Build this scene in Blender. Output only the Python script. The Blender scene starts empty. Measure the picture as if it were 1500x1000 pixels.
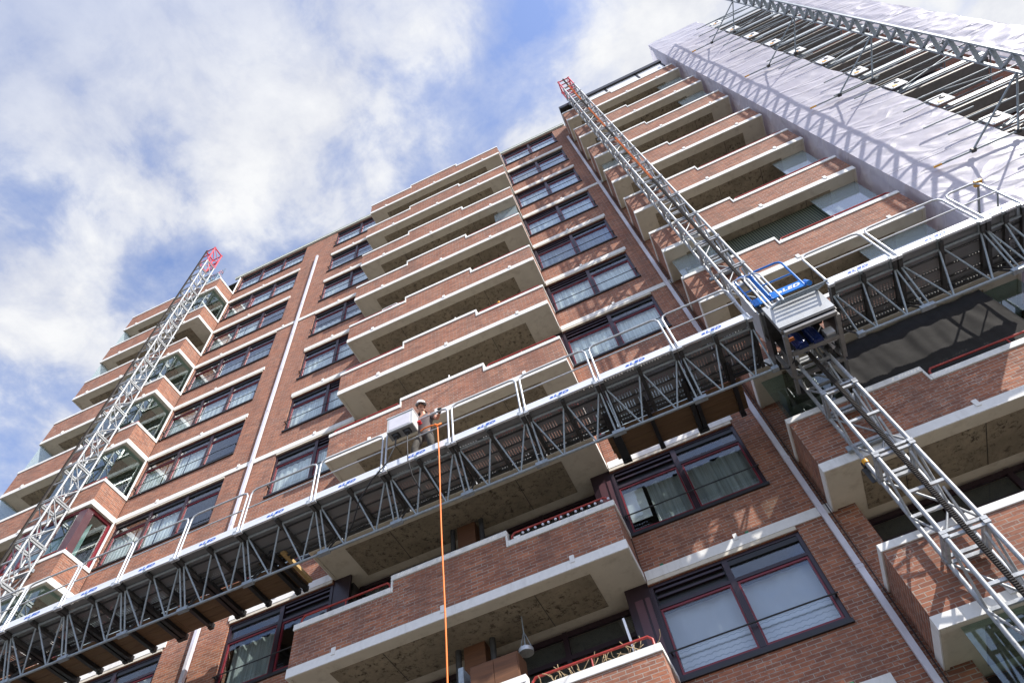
import bpy, bmesh, math, random
from mathutils import Vector, Matrix, noise
random.seed(7)
R_ = math.radians
H = 2.8                      # storey height; roof edge at z = 0
GROUND = -34.2
col = bpy.context.scene.collection

# ------------------------------------------------------------------ mesh builder
class MB:
    def __init__(s): s.v = []; s.f = []; s.sm = []
    def _add(s, vs, fs, smooth=False):
        o = len(s.v); s.v += [tuple(p) for p in vs]
        for f in fs: s.f.append([i + o for i in f]); s.sm.append(smooth)
        return s
    def box(s, x0, x1, y0, y1, z0, z1):
        v = [(x, y, z) for z in (z0, z1) for y in (y0, y1) for x in (x0, x1)]
        return s._add(v, [(0,2,3,1),(4,5,7,6),(0,1,5,4),(2,6,7,3),(0,4,6,2),(1,3,7,5)])
    def obox(s, p, q, w, h, up=(0,0,1)):            # a bar of section w x h from p to q
        p, q = Vector(p), Vector(q); d = (q - p).normalized(); u = Vector(up)
        if abs(d.dot(u)) > .98: u = Vector((0,1,0))
        a = d.cross(u).normalized(); b = a.cross(d).normalized()
        v = [e + a*(w/2*i) + b*(h/2*j) for e in (p, q) for i, j in ((-1,-1),(1,-1),(1,1),(-1,1))]
        return s._add(v, [(0,1,2,3),(7,6,5,4),(0,4,5,1),(1,5,6,2),(2,6,7,3),(3,7,4,0)])
    def tube(s, pts, r, n=8, cap=True):
        pts = [Vector(p) for p in pts]; vs = []; m = len(pts)
        d0 = (pts[1] - pts[0]).normalized()
        u = Vector((0,0,1)) if abs(d0.z) < .9 else Vector((0,1,0))
        a = d0.cross(u).normalized()
        for i, p in enumerate(pts):
            if i == 0: d = d0
            elif i == m-1: d = (pts[-1] - pts[-2]).normalized()
            else: d = ((pts[i+1]-p).normalized() + (p-pts[i-1]).normalized()).normalized()
            a = (a - d*a.dot(d)).normalized(); b = d.cross(a)
            rr = r[i] if isinstance(r, (list, tuple)) else r
            vs += [p + a*(rr*math.cos(2*math.pi*k/n)) + b*(rr*math.sin(2*math.pi*k/n)) for k in range(n)]
        fs = []
        for i in range(m-1):
            for k in range(n): fs.append((i*n+k, i*n+(k+1)%n, (i+1)*n+(k+1)%n, (i+1)*n+k))
        s._add(vs, fs, True)
        if cap:
            s._add(vs[:n], [tuple(reversed(range(n)))]); s._add(vs[-n:], [tuple(range(n))])
        return s
    def ball(s, c, r, nu=12, nv=8, z0=-1.0):
        rx, ry, rz = r if isinstance(r, (tuple, list)) else (r, r, r)
        vs = []; t0 = math.asin(z0)
        for j in range(nv+1):
            t = t0 + (math.pi/2 - t0)*j/nv
            for i in range(nu):
                a = 2*math.pi*i/nu
                vs.append((c[0]+rx*math.cos(t)*math.cos(a), c[1]+ry*math.cos(t)*math.sin(a), c[2]+rz*math.sin(t)))
        fs = [(j*nu+i, j*nu+(i+1)%nu, (j+1)*nu+(i+1)%nu, (j+1)*nu+i) for j in range(nv) for i in range(nu)]
        return s._add(vs, fs, True)
    def quad(s, a, b, c, d): return s._add([a, b, c, d], [(0,1,2,3)])
    def grid(s, fn, nu, nv, smooth=True):
        vs = [fn(i/nu, j/nv) for j in range(nv+1) for i in range(nu+1)]
        fs = [(j*(nu+1)+i, j*(nu+1)+i+1, (j+1)*(nu+1)+i+1, (j+1)*(nu+1)+i) for j in range(nv) for i in range(nu)]
        return s._add(vs, fs, smooth)
    def build(s, name, m, parent=None, bevel=0):
        me = bpy.data.meshes.new(name); me.from_pydata(s.v, [], s.f); me.update()
        me.polygons.foreach_set('use_smooth', s.sm)
        me.materials.append(m)
        o = bpy.data.objects.new(name, me); col.objects.link(o)
        if parent: o.parent = parent
        if bevel:
            b = o.modifiers.new('Bevel', 'BEVEL'); b.width = bevel; b.segments = 2; b.limit_method = 'ANGLE'
        return o

def tag(o, label=None, cat=None, group=None, kind=None):
    if label: o['label'] = label
    if cat: o['category'] = cat
    if group: o['group'] = group
    if kind: o['kind'] = kind
    return o
def thing(name, label, cat, loc=(0,0,0), group=None):
    o = bpy.data.objects.new(name, None); o.empty_display_size = .2; col.objects.link(o); o.location = loc
    return tag(o, label, cat, group)
def copy_tree(o, parent=None):
    c = o.copy(); col.objects.link(c); c.parent = parent
    for ch in list(o.children): copy_tree(ch, c)
    return c
def xf(o, loc):           # move the mesh data so the object's origin sits at loc
    o.data.transform(Matrix.Translation(-Vector(loc))); o.location = Vector(loc) if not o.parent else Vector(loc)
    return o

# ------------------------------------------------------------------ materials
def N(nt, t, **kw):
    n = nt.nodes.new(t)
    for k, v in kw.items():
        if k in n.inputs: n.inputs[k].default_value = v
        else: setattr(n, k, v)
    return n
def newmat(name):
    m = bpy.data.materials.new(name); m.use_nodes = True
    nt = m.node_tree; b = nt.nodes['Principled BSDF']; return m, nt, b
def ramp(nt, fac, stops):
    r = N(nt, 'ShaderNodeValToRGB'); e = r.color_ramp.elements
    while len(e) < len(stops): e.new(.5)
    for i, (p, c) in enumerate(stops):
        e[i].position = p; e[i].color = (c[0], c[1], c[2], 1) if isinstance(c, (tuple, list)) else (c, c, c, 1)
    nt.links.new(fac, r.inputs['Fac']); return r.outputs['Color']
def mix(nt, fac, a, b, bt='MIX'):
    n = N(nt, 'ShaderNodeMix', data_type='RGBA', blend_type=bt)
    for i, x in ((0, fac), (6, a), (7, b)):
        if hasattr(x, 'is_linked') or isinstance(x, bpy.types.NodeSocket): nt.links.new(x, n.inputs[i])
        elif isinstance(x, (int, float)): n.inputs[i].default_value = x
        else: n.inputs[i].default_value = (x[0], x[1], x[2], 1)
    return n.outputs[2]
def pos(nt): return N(nt, 'ShaderNodeNewGeometry').outputs['Position']
def mapped(nt, src, scale, rot=(0,0,0)):
    n = N(nt, 'ShaderNodeMapping'); n.inputs['Scale'].default_value = scale; n.inputs['Rotation'].default_value = rot
    nt.links.new(src, n.inputs['Vector']); return n.outputs[0]
def noise_f(nt, vec, scale, detail=4, rough=.55, dist=0):
    n = N(nt, 'ShaderNodeTexNoise', Scale=scale, Detail=detail, Roughness=rough, Distortion=dist)
    nt.links.new(vec, n.inputs['Vector']); return n.outputs['Fac']
def bump(nt, b, h, strength=.3, dist=.01):
    n = N(nt, 'ShaderNodeBump', Strength=strength, Distance=dist)
    nt.links.new(h, n.inputs['Height']); nt.links.new(n.outputs[0], b.inputs['Normal'])
def simple(name, c, rough=.6, metal=0, var=.18, scale=6, bmp=0, spec=.5, dirt=None, stretch=(1,1,1)):
    m, nt, b = newmat(name)
    v = mapped(nt, pos(nt), stretch); f = noise_f(nt, v, scale, 6, .6)
    lo = tuple(x*(1-var) for x in c); hi = tuple(min(1, x*(1+var)) for x in c)
    cc = ramp(nt, f, [(.3, lo), (.7, hi)])
    if dirt:
        f2 = noise_f(nt, mapped(nt, pos(nt), (1.3,1.3,.35)), 3.1, 7, .7)
        k = ramp(nt, f2, [(.52, 0.0), (.75, dirt[1])]); cc = mix(nt, k, cc, dirt[0])
    nt.links.new(cc, b.inputs['Base Color'])
    b.inputs['Roughness'].default_value = rough; b.inputs['Metallic'].default_value = metal
    b.inputs['Specular IOR Level'].default_value = spec
    if bmp: bump(nt, b, f, bmp, .01)
    return m

def brick_mat():
    m, nt, b = newmat('brick_masonry')
    p = pos(nt); s = N(nt, 'ShaderNodeSeparateXYZ'); nt.links.new(p, s.inputs[0])
    ad = N(nt, 'ShaderNodeMath', operation='ADD'); nt.links.new(s.outputs[0], ad.inputs[0]); nt.links.new(s.outputs[1], ad.inputs[1])
    cb = N(nt, 'ShaderNodeCombineXYZ'); nt.links.new(ad.outputs[0], cb.inputs[0]); nt.links.new(s.outputs[2], cb.inputs[1])
    # slightly uneven courses
    jit = noise_f(nt, p, 9, 2, .5)
    jm = N(nt, 'ShaderNodeMath', operation='MULTIPLY_ADD'); jm.inputs[1].default_value = .008; jm.inputs[2].default_value = -.004
    nt.links.new(jit, jm.inputs[0])
    jv = N(nt, 'ShaderNodeVectorMath', operation='ADD'); nt.links.new(cb.outputs[0], jv.inputs[0]); nt.links.new(jm.outputs[0], jv.inputs[1])
    def br(c1, c2, mo, bias=0):
        n = N(nt, 'ShaderNodeTexBrick', offset=.5, offset_frequency=2, squash=1.0)
        n.inputs['Scale'].default_value = 1; n.inputs['Mortar Size'].default_value = .0065; n.inputs['Mortar Smooth'].default_value = .15
        n.inputs['Bias'].default_value = bias; n.inputs['Brick Width'].default_value = .222; n.inputs['Row Height'].default_value = .0625
        n.inputs['Color1'].default_value = (*c1, 1); n.inputs['Color2'].default_value = (*c2, 1); n.inputs['Mortar'].default_value = (*mo, 1)
        nt.links.new(jv.outputs[0], n.inputs['Vector']); return n
    n1 = br((.375,.155,.088), (.20,.088,.06), (.34,.31,.27))
    n2 = br((0,0,0), (1,1,1), (0,0,0))
    # a second, per-brick random value shifted by noise gives burnt and pale bricks
    f1 = noise_f(nt, p, 2.3, 5, .6); f2 = noise_f(nt, mapped(nt, p, (1,1,1.6)), 24, 3, .6)
    c = mix(nt, ramp(nt, f1, [(.35, 0.0), (.75, .55)]), n1.outputs['Color'], (.27,.10,.06))
    pale = N(nt, 'ShaderNodeMath', operation='MULTIPLY'); nt.links.new(ramp(nt, f2, [(.57, 0.0), (.66, 1.0)]), pale.inputs[0])
    f3 = noise_f(nt, p, .55, 3, .6); nt.links.new(ramp(nt, f3, [(.45, 0.0), (.65, .55)]), pale.inputs[1])
    c = mix(nt, pale.outputs[0], c, (.55,.49,.44))
    f4 = noise_f(nt, mapped(nt, p, (.9,.9,.12)), 2.0, 4, .6)
    c = mix(nt, ramp(nt, f4, [(.48, 0.0), (.74, .5)]), c, (.13,.085,.07))
    f5 = noise_f(nt, mapped(nt, p, (4.5,4.5,16)), 1.0, 2, .5)
    c = mix(nt, ramp(nt, f5, [(.50, 0.0), (.64, .42)]), c, (.13,.055,.04))
    nt.links.new(c, b.inputs['Base Color']); b.inputs['Roughness'].default_value = .88
    b.inputs['Specular IOR Level'].default_value = .25
    h = N(nt, 'ShaderNodeMath', operation='SUBTRACT'); h.inputs[0].default_value = 1; nt.links.new(n1.outputs['Fac'], h.inputs[1])
    h2 = N(nt, 'ShaderNodeMath', operation='MULTIPLY_ADD'); h2.inputs[1].default_value = .35
    nt.links.new(f2, h2.inputs[0]); nt.links.new(h.outputs[0], h2.inputs[2])
    bump(nt, b, h2.outputs[0], .7, .008)
    return m

def glass_mat(name, tint=(.90,.94,.94), boost=1.0, base=.07, milk=0):
    m = bpy.data.materials.new(name); m.use_nodes = True; nt = m.node_tree; nt.nodes.clear()
    o = N(nt, 'ShaderNodeOutputMaterial'); t = N(nt, 'ShaderNodeBsdfTransparent'); t.inputs[0].default_value = (*tint, 1)
    g = N(nt, 'ShaderNodeBsdfGlossy'); g.inputs['Roughness'].default_value = .015; g.inputs[0].default_value = (.95,.97,1,1)
    ge = N(nt, 'ShaderNodeNewGeometry'); dt = N(nt, 'ShaderNodeVectorMath', operation='DOT_PRODUCT')
    nt.links.new(ge.outputs['Incoming'], dt.inputs[0]); nt.links.new(ge.outputs['Normal'], dt.inputs[1])
    def mt(op, a, b, c=None, cl=False):
        n = N(nt, 'ShaderNodeMath', operation=op, use_clamp=cl)
        for q, x in enumerate((a, b, c)):
            if x is None: continue
            if isinstance(x, (int, float)): n.inputs[q].default_value = x
            else: nt.links.new(x, n.inputs[q])
        return n
    ab = mt('ABSOLUTE', dt.outputs['Value'], None); om = mt('SUBTRACT', 1.0, ab.outputs[0], None, True); pw = mt('POWER', om.outputs[0], 5.0)
    k = mt('MULTIPLY_ADD', pw.outputs[0], boost, base, True)
    nz = noise_f(nt, pos(nt), 1.1, 2, .5); bp = N(nt, 'ShaderNodeBump', Strength=.03, Distance=.05); nt.links.new(nz, bp.inputs['Height'])
    nt.links.new(bp.outputs[0], g.inputs['Normal'])
    if milk:
        df = N(nt, 'ShaderNodeBsdfDiffuse'); df.inputs[0].default_value = (.50,.58,.62,1); mm = N(nt, 'ShaderNodeMixShader'); mm.inputs[0].default_value = milk
        nt.links.new(t.outputs[0], mm.inputs[1]); nt.links.new(df.outputs[0], mm.inputs[2]); t = mm
    mx = N(nt, 'ShaderNodeMixShader'); nt.links.new(k.outputs[0], mx.inputs[0]); nt.links.new(t.outputs[0], mx.inputs[1]); nt.links.new(g.outputs[0], mx.inputs[2])
    nt.links.new(mx.outputs[0], o.inputs['Surface']); return m

def perforated_mat():
    m = bpy.data.materials.new('perforated_steel'); m.use_nodes = True; nt = m.node_tree
    b = nt.nodes['Principled BSDF']; o = nt.nodes['Material Output']
    b.inputs['Base Color'].default_value = (.20,.204,.21,1); b.inputs['Metallic'].default_value = .4; b.inputs['Roughness'].default_value = .5
    s = N(nt, 'ShaderNodeSeparateXYZ'); nt.links.new(pos(nt), s.inputs[0])
    def mth(op, a, bb=None, c=None):
        n = N(nt, 'ShaderNodeMath', operation=op)
        for i, x in enumerate((a, bb, c)):
            if x is None: continue
            if isinstance(x, (int, float)): n.inputs[i].default_value = x
            else: nt.links.new(x, n.inputs[i])
        return n.outputs[0]
    k = 2*math.pi/.054
    cx = mth('COSINE', mth('MULTIPLY', s.outputs[0], k)); cy = mth('COSINE', mth('MULTIPLY', s.outputs[1], k))
    hole = mth('GREATER_THAN', mth('ADD', cx, cy), .25)
    fr = mth('FRACT', mth('DIVIDE', mth('ADD', s.outputs[1], 10), .268))
    rib = mth('MULTIPLY', mth('GREATER_THAN', fr, .13), mth('LESS_THAN', fr, .9))
    fx = mth('FRACT', mth('DIVIDE', mth('ADD', s.outputs[0], 40.2), .75))
    ribx = mth('GREATER_THAN', fx, .1)
    fac = mth('MULTIPLY', hole, mth('MULTIPLY', rib, ribx))
    t = N(nt, 'ShaderNodeBsdfTransparent'); mx = N(nt, 'ShaderNodeMixShader')
    nt.links.new(fac, mx.inputs[0]); nt.links.new(b.outputs[0], mx.inputs[1]); nt.links.new(t.outputs[0], mx.inputs[2])
    nt.links.new(mx.outputs[0], o.inputs['Surface']); return m

def sheet_mat():
    m = bpy.data.materials.new('white_sheeting'); m.use_nodes = True; nt = m.node_tree; nt.nodes.clear()
    o = N(nt, 'ShaderNodeOutputMaterial'); p = pos(nt)
    f = noise_f(nt, mapped(nt, p, (1,1,2.2)), 1.4, 8, .62, .6)
    c = ramp(nt, f, [(.3, (.56,.55,.64)), (.7, (.64,.63,.71))])
    w = N(nt, 'ShaderNodeTexWave', wave_type='BANDS', bands_direction='DIAGONAL', Scale=.55, Distortion=7)
    w.inputs['Detail'].default_value = 5; w.inputs['Detail Scale'].default_value = 1.3
    nt.links.new(mapped(nt, p, (.7,1,1.4), (0,.3,0)), w.inputs['Vector'])
    f2 = noise_f(nt, mapped(nt, p, (3.5,3.5,1.2), (0,.55,0)), 2.2, 6, .6, 1.2)
    wob = N(nt, 'ShaderNodeVectorMath', operation='MULTIPLY_ADD'); wn_ = N(nt, 'ShaderNodeTexNoise', Scale=.8, Detail=2); nt.links.new(p, wn_.inputs['Vector'])
    nt.links.new(wn_.outputs['Color'], wob.inputs[0]); wob.inputs[1].default_value = (.8,.8,.8); nt.links.new(p, wob.inputs[2])
    def crease(rot, sc, scale):
        v = N(nt, 'ShaderNodeTexVoronoi', feature='DISTANCE_TO_EDGE', Scale=scale); nt.links.new(mapped(nt, wob.outputs[0], sc, rot), v.inputs['Vector'])
        return ramp(nt, v.outputs['Distance'], [(0.0, 1.0), (.10, 0.0)])
    c1_ = crease((0,.5,0), (.45,.7,1.5), .9); c2_ = crease((0,-.75,0), (.35,.7,1.3), .8)
    sx = N(nt, 'ShaderNodeSeparateXYZ'); nt.links.new(p, sx.inputs[0])
    hm_ = N(nt, 'ShaderNodeMath', operation='PINGPONG'); hm_.inputs[1].default_value = 1.0; nt.links.new(sx.outputs[2], hm_.inputs[0])
    seam = ramp(nt, hm_.outputs[0], [(0.0, 1.0), (.035, 0.0)])
    h1 = N(nt, 'ShaderNodeMath', operation='ADD'); nt.links.new(c1_, h1.inputs[0]); nt.links.new(c2_, h1.inputs[1])
    h2 = N(nt, 'ShaderNodeMath', operation='ADD'); nt.links.new(h1.outputs[0], h2.inputs[0]); nt.links.new(seam, h2.inputs[1])
    h3 = N(nt, 'ShaderNodeMath', operation='MULTIPLY_ADD'); h3.inputs[1].default_value = .8; nt.links.new(f, h3.inputs[0]); nt.links.new(h2.outputs[0], h3.inputs[2]); hh = h3
    c = mix(nt, ramp(nt, h2.outputs[0], [(0.1, 0.0), (1.0, .35)]), c, (.74,.73,.78))
    dk = noise_f(nt, mapped(nt, p, (1.2,1.2,.25)), 1.1, 6, .65); c = mix(nt, ramp(nt, dk, [(.52, 0.0), (.75, .35)]), c, (.40,.385,.42))
    bp = N(nt, 'ShaderNodeBump', Strength=.4, Distance=.04); nt.links.new(hh.outputs[0], bp.inputs['Height'])
    d = N(nt, 'ShaderNodeBsdfDiffuse'); tr = N(nt, 'ShaderNodeBsdfTranslucent'); g = N(nt, 'ShaderNodeBsdfGlossy'); g.inputs['Roughness'].default_value = .35
    for n in (d, tr): nt.links.new(c, n.inputs[0])
    for n in (d, tr, g): nt.links.new(bp.outputs[0], n.inputs['Normal'])
    m1 = N(nt, 'ShaderNodeMixShader'); m1.inputs[0].default_value = .35; nt.links.new(d.outputs[0], m1.inputs[1]); nt.links.new(tr.outputs[0], m1.inputs[2])
    m2 = N(nt, 'ShaderNodeMixShader'); m2.inputs[0].default_value = .05; nt.links.new(m1.outputs[0], m2.inputs[1]); nt.links.new(g.outputs[0], m2.inputs[2])
    nt.links.new(m2.outputs[0], o.inputs['Surface']); return m

def net_mat(name, c, wave=False):
    m = bpy.data.materials.new(name); m.use_nodes = True; nt = m.node_tree; nt.nodes.clear()
    o = N(nt, 'ShaderNodeOutputMaterial'); d = N(nt, 'ShaderNodeBsdfDiffuse'); t = N(nt, 'ShaderNodeBsdfTransparent')
    p = pos(nt)
    if wave:
        w = N(nt, 'ShaderNodeTexWave', wave_type='BANDS', bands_direction='Z', Scale=3.6, Distortion=0)
        s = N(nt, 'ShaderNodeSeparateXYZ'); nt.links.new(p, s.inputs[0])
        sn = N(nt, 'ShaderNodeMath', operation='SINE'); ml = N(nt, 'ShaderNodeMath', operation='MULTIPLY'); ml.inputs[1].default_value = 58
        nt.links.new(s.outputs[0], ml.inputs[0]); nt.links.new(ml.outputs[0], sn.inputs[0])
        ma = N(nt, 'ShaderNodeMath', operation='MULTIPLY_ADD'); ma.inputs[1].default_value = .007; nt.links.new(sn.outputs[0], ma.inputs[0]); nt.links.new(s.outputs[2], ma.inputs[2])
        cb = N(nt, 'ShaderNodeCombineXYZ'); nt.links.new(ma.outputs[0], cb.inputs[2]); nt.links.new(cb.outputs[0], w.inputs['Vector'])
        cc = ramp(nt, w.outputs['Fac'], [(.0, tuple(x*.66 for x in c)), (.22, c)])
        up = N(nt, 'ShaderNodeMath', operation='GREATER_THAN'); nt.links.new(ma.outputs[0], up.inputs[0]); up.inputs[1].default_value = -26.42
        cc = mix(nt, up.outputs[0], cc, tuple(x*.72 for x in c))  # plain lavender upper part stands in for sky reflected in the pane
    else:
        f = noise_f(nt, mapped(nt, p, (14,14,.3)), 2, 3, .5); cc = ramp(nt, f, [(.3, tuple(x*.6 for x in c)), (.7, c)])
    nt.links.new(cc, d.inputs[0]); mx = N(nt, 'ShaderNodeMixShader'); mx.inputs[0].default_value = .93
    nt.links.new(t.outputs[0], mx.inputs[1]); nt.links.new(d.outputs[0], mx.inputs[2]); nt.links.new(mx.outputs[0], o.inputs['Surface']); return m

def board_mat(name, c, dark, s=3.0, panel=1.2):
    m, nt, b = newmat(name); p = pos(nt)
    f = noise_f(nt, p, s*3.0, 10, .8, .25); f2 = noise_f(nt, p, s*.55, 5, .65)
    cc = ramp(nt, f, [(.41, dark), (.46, tuple(x*.75 for x in c)), (.66, c)])
    cc = mix(nt, ramp(nt, f2, [(.35, 0.0), (.7, .75)]), cc, tuple(x*.6+y*.4 for x, y in zip(dark, c)))
    nt.links.new(cc, b.inputs['Base Color']); b.inputs['Roughness'].default_value = .9; bump(nt, b, f, .5, .01); return m
def wood_mat(name, c, dark):
    m, nt, b = newmat(name); p = pos(nt)
    f = noise_f(nt, mapped(nt, p, (1,14,14)), 1.6, 6, .6, 1.0); f2 = noise_f(nt, p, 1.1, 4, .6)
    cc = mix(nt, f2, ramp(nt, f, [(.3, dark), (.7, c)]), tuple(x*.6 for x in c))
    nt.links.new(cc, b.inputs['Base Color']); b.inputs['Roughness'].default_value = .75; return m

M = dict(
 brick=brick_mat(),
 white=simple('white_concrete', (.69,.685,.665), .7, var=.05, scale=14, dirt=((.38,.36,.32), .5)),
 cream=simple('cream_soffit', (.54,.495,.41), .8, var=.06, scale=2.5, dirt=((.25,.20,.14), .5)),
 fascia=simple('pale_green_metal', (.62,.66,.60), .45, var=.05, scale=9),
 panel=board_mat('woodwool_board', (.33,.275,.195), (.045,.034,.024)),
 purple=simple('aubergine_frame', (.019,.008,.013), .35, var=.15, scale=4),
 purplelit=simple('lit_aubergine', (.075,.032,.04), .4, var=.12, scale=4),  # lit copy of the aubergine, its brightness put into the colour
 redsash=simple('wine_red_sash', (.15,.010,.018), .4, var=.1),
 redrail=simple('red_rail_paint', (.30,.03,.022), .38, var=.22, scale=20),
 black=simple('black_metal', (.014,.014,.016), .45, var=.2),
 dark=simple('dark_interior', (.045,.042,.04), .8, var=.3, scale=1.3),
 cabgrey=simple('pale_grey_enamel', (.50,.51,.51), .4, var=.08, scale=7, dirt=((.3,.3,.29), .5)),
 glass=glass_mat('window_glass', boost=1.3, base=.075),
 screen=glass_mat('glass_screen', (.74,.86,.85), boost=1.2, base=.07),
 frost=glass_mat('frosted_screen', (.80,.88,.9), boost=1.2, base=.10, milk=.35),
 net=net_mat('net_curtain', (.88,.885,.87)),
 net2=net_mat('cream_curtain', (.62,.56,.45)), net3=net_mat('dusk_curtain', (.30,.31,.34)),
 netw=net_mat('wavy_net_curtain', (.58,.58,.66), True),
 drape=net_mat('grey_drape', (.42,.45,.45)),
 galvm=simple('dull_galvanised_steel', (.33,.345,.36), .5, .35, var=.25, scale=18, spec=.5, dirt=((.16,.155,.15), .5)),
 galv=simple('galvanised_steel', (.46,.48,.50), .42, .45, var=.16, scale=24, spec=.6),
 galvd=simple('weathered_steel', (.27,.31,.34), .5, .35, var=.2, scale=18),
 alu=simple('brushed_aluminium', (.68,.70,.73), .4, .25, var=.08, scale=20, stretch=(.2,1,1)),
 darksteel=simple('dark_steel', (.05,.05,.05), .55, .3, var=.3, scale=12),
 grey=simple('grey_frame_paint', (.20,.195,.19), .5, .1, var=.15, scale=9),
 perf=perforated_mat(),
 blue=simple('blue_paint', (.012,.17,.58), .3, var=.08),
 navy=simple('dark_blue_enamel', (.01,.025,.12), .28, var=.1),
 enamel=simple('white_enamel', (.74,.75,.76), .35, var=.05, scale=5),
 dirtywhite=simple('smudged_white_sheet', (.41,.43,.45), .5, var=.1, scale=5, dirt=((.30,.29,.27), .6)),
 printblue=simple('blue_print', (.02,.10,.48), .5, var=.02),
 printwhite=simple('white_print', (.8,.82,.85), .5, var=.02),
 orange=simple('orange_rope_fibre', (.72,.17,.02), .6, var=.15, scale=90),
 rust=simple('rusty_orange_steel', (.52,.15,.03), .6, .1, var=.35, scale=14),
 rackdark=simple('greased_rack_steel', (.045,.04,.038), .75, 0, var=.4, scale=40, spec=.15),
 red=simple('red_paint', (.56,.012,.035), .38, var=.12),
 pvc=simple('grey_pvc_pipe', (.55,.54,.60), .45, var=.08, scale=5, dirt=((.3,.29,.3), .4)),
 ply=wood_mat('plywood', (.20,.115,.055), (.07,.038,.02)),
 timber=wood_mat('timber', (.58,.40,.17), (.36,.22,.09)),
 cabw=wood_mat('weathered_cabinet_wood', (.17,.07,.028), (.06,.025,.012)),
 cloth=simple('black_shade_cloth', (.036,.035,.035), .8, var=.15, scale=5, spec=.04),
 slat=None, sheet=sheet_mat(),
 yellow=simple('yellow_paint', (.75,.36,.02), .4, var=.1),
 green=simple('green_plastic', (.01,.16,.07), .5, var=.1),
 cream2=simple('ochre_panel', (.33,.26,.07), .6, var=.12, scale=3),
 pave=simple('paving', (.10,.096,.088), .9, var=.15, scale=.4),
 skin=simple('skin', (.46,.22,.14), .5, var=.08, scale=20),
 shirt=simple('taupe_shirt', (.115,.09,.09), .85, var=.12, scale=30),
 trouser=simple('grey_work_trousers', (.055,.05,.045), .85, var=.45, scale=14),
 glove=simple('dark_glove', (.045,.05,.05), .8, var=.2, scale=40),
 redglove=simple('red_glove', (.60,.02,.03), .6, var=.12, scale=40),
 twig=simple('dry_twig', (.36,.27,.16), .9, var=.3, scale=30),
 bulb=simple('pale_bulb', (.66,.68,.80), .3, var=.05),
 rubber=simple('black_rubber', (.02,.02,.022), .6, var=.2),
)
def slat_mat():
    m, nt, b = newmat('green_slats'); p = pos(nt)
    w = N(nt, 'ShaderNodeTexWave', wave_type='BANDS', bands_direction='X', Scale=5.0); nt.links.new(p, w.inputs['Vector'])
    c = ramp(nt, w.outputs['Fac'], [(.5, (.012,.017,.011)), (.8, (.11,.13,.085))])
    nt.links.new(c, b.inputs['Base Color']); b.inputs['Roughness'].default_value = .7; bump(nt, b, w.outputs['Fac'], .6, .01); return m
M['slat'] = slat_mat()

# ------------------------------------------------------------------ ground
tag(MB().quad((-900,-900,GROUND),(900,-900,GROUND),(900,900,GROUND),(-900,900,GROUND)).build('ground', M['pave']), kind='structure')

# ------------------------------------------------------------------ the apartment building
bld = thing('apartment_building', 'tall red brick apartment block with cream balconies and white bands', 'building', (0, 0, GROUND))
BO = Vector((0, 0, GROUND))
class BMB(MB):                                            # builds in world coordinates under the building
    def build(s, name, m, parent=None, bevel=0, org=None):
        if parent is None: parent = bld
        if org is None: org = Vector((0,0,0))
        off = Vector(org)
        w = world_org(parent)
        s.v = [tuple(Vector(p) - w - off) for p in s.v]
        o = MB.build(s, name, m, parent, bevel); o.location = off; return o
def world_org(o):
    p = Vector((0,0,0))
    while o: p = p + o.location; o = o.parent
    return p
LV = 12
T = .30
def zt(k): return -k*H - .08
def zb(k): return -k*H - 1.76
w = BMB()
def pier(x0, x1, y=0): w.box(x0, x1, y, y+T, GROUND, 0)
def spandrels(x0, x1):
    w.box(x0, x1, 0, T, -.08, 0)
    for k in range(LV-1): w.box(x0, x1, 0, T, zt(k+1), zb(k))
    w.box(x0, x1, 0, T, GROUND, zb(LV-1))
AX, BX, CX, DX = (-14.57, -10.77), (-9.03, -6.43), (0.0, 2.63), (11.3, 13.9)
pier(-14.65, AX[0]); pier(AX[1], BX[0]); pier(CX[1], 3.28)
w.box(3.28, 3.66, .03, .33, GROUND, 0); pier(8.46, DX[0]); pier(DX[1], 15.0)
for X in (AX, BX, CX, DX): spandrels(*X)
w.box(-18.2, -14.65, .55, .80, GROUND, -.02)
w.box(-6.43, 0, .55, .80, GROUND, -.02)
w.box(3.66, 8.46, .55, .80, GROUND, -.02)
w.box(-18.2, -17.95, .80, 13, GROUND, -.02); w.box(14.75, 15.0, T, 13, GROUND, -.02); w.box(-17.95, 14.75, 12.8, 13, GROUND, -.02)
w.build('wall', M['brick'])
BMB().box(-18.3, 15.2, .1, 13.1, -.05, .04).build('roof', M['black'])
BMB().box(-15.0, 3.30, -.07, .02, .045, .185).box(-15.0, 3.30, -.085, .0, .185, .205).build('cornice', M['fascia'])
# dark rooms behind the windows
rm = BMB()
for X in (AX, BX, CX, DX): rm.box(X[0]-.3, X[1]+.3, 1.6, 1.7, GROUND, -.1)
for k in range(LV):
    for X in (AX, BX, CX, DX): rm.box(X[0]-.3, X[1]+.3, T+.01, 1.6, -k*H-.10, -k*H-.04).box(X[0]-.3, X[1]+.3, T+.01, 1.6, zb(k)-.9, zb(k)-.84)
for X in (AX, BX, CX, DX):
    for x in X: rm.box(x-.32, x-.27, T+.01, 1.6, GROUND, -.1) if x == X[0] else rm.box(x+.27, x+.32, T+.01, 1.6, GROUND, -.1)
rm.build('room_interior', M['dark'])
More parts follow.
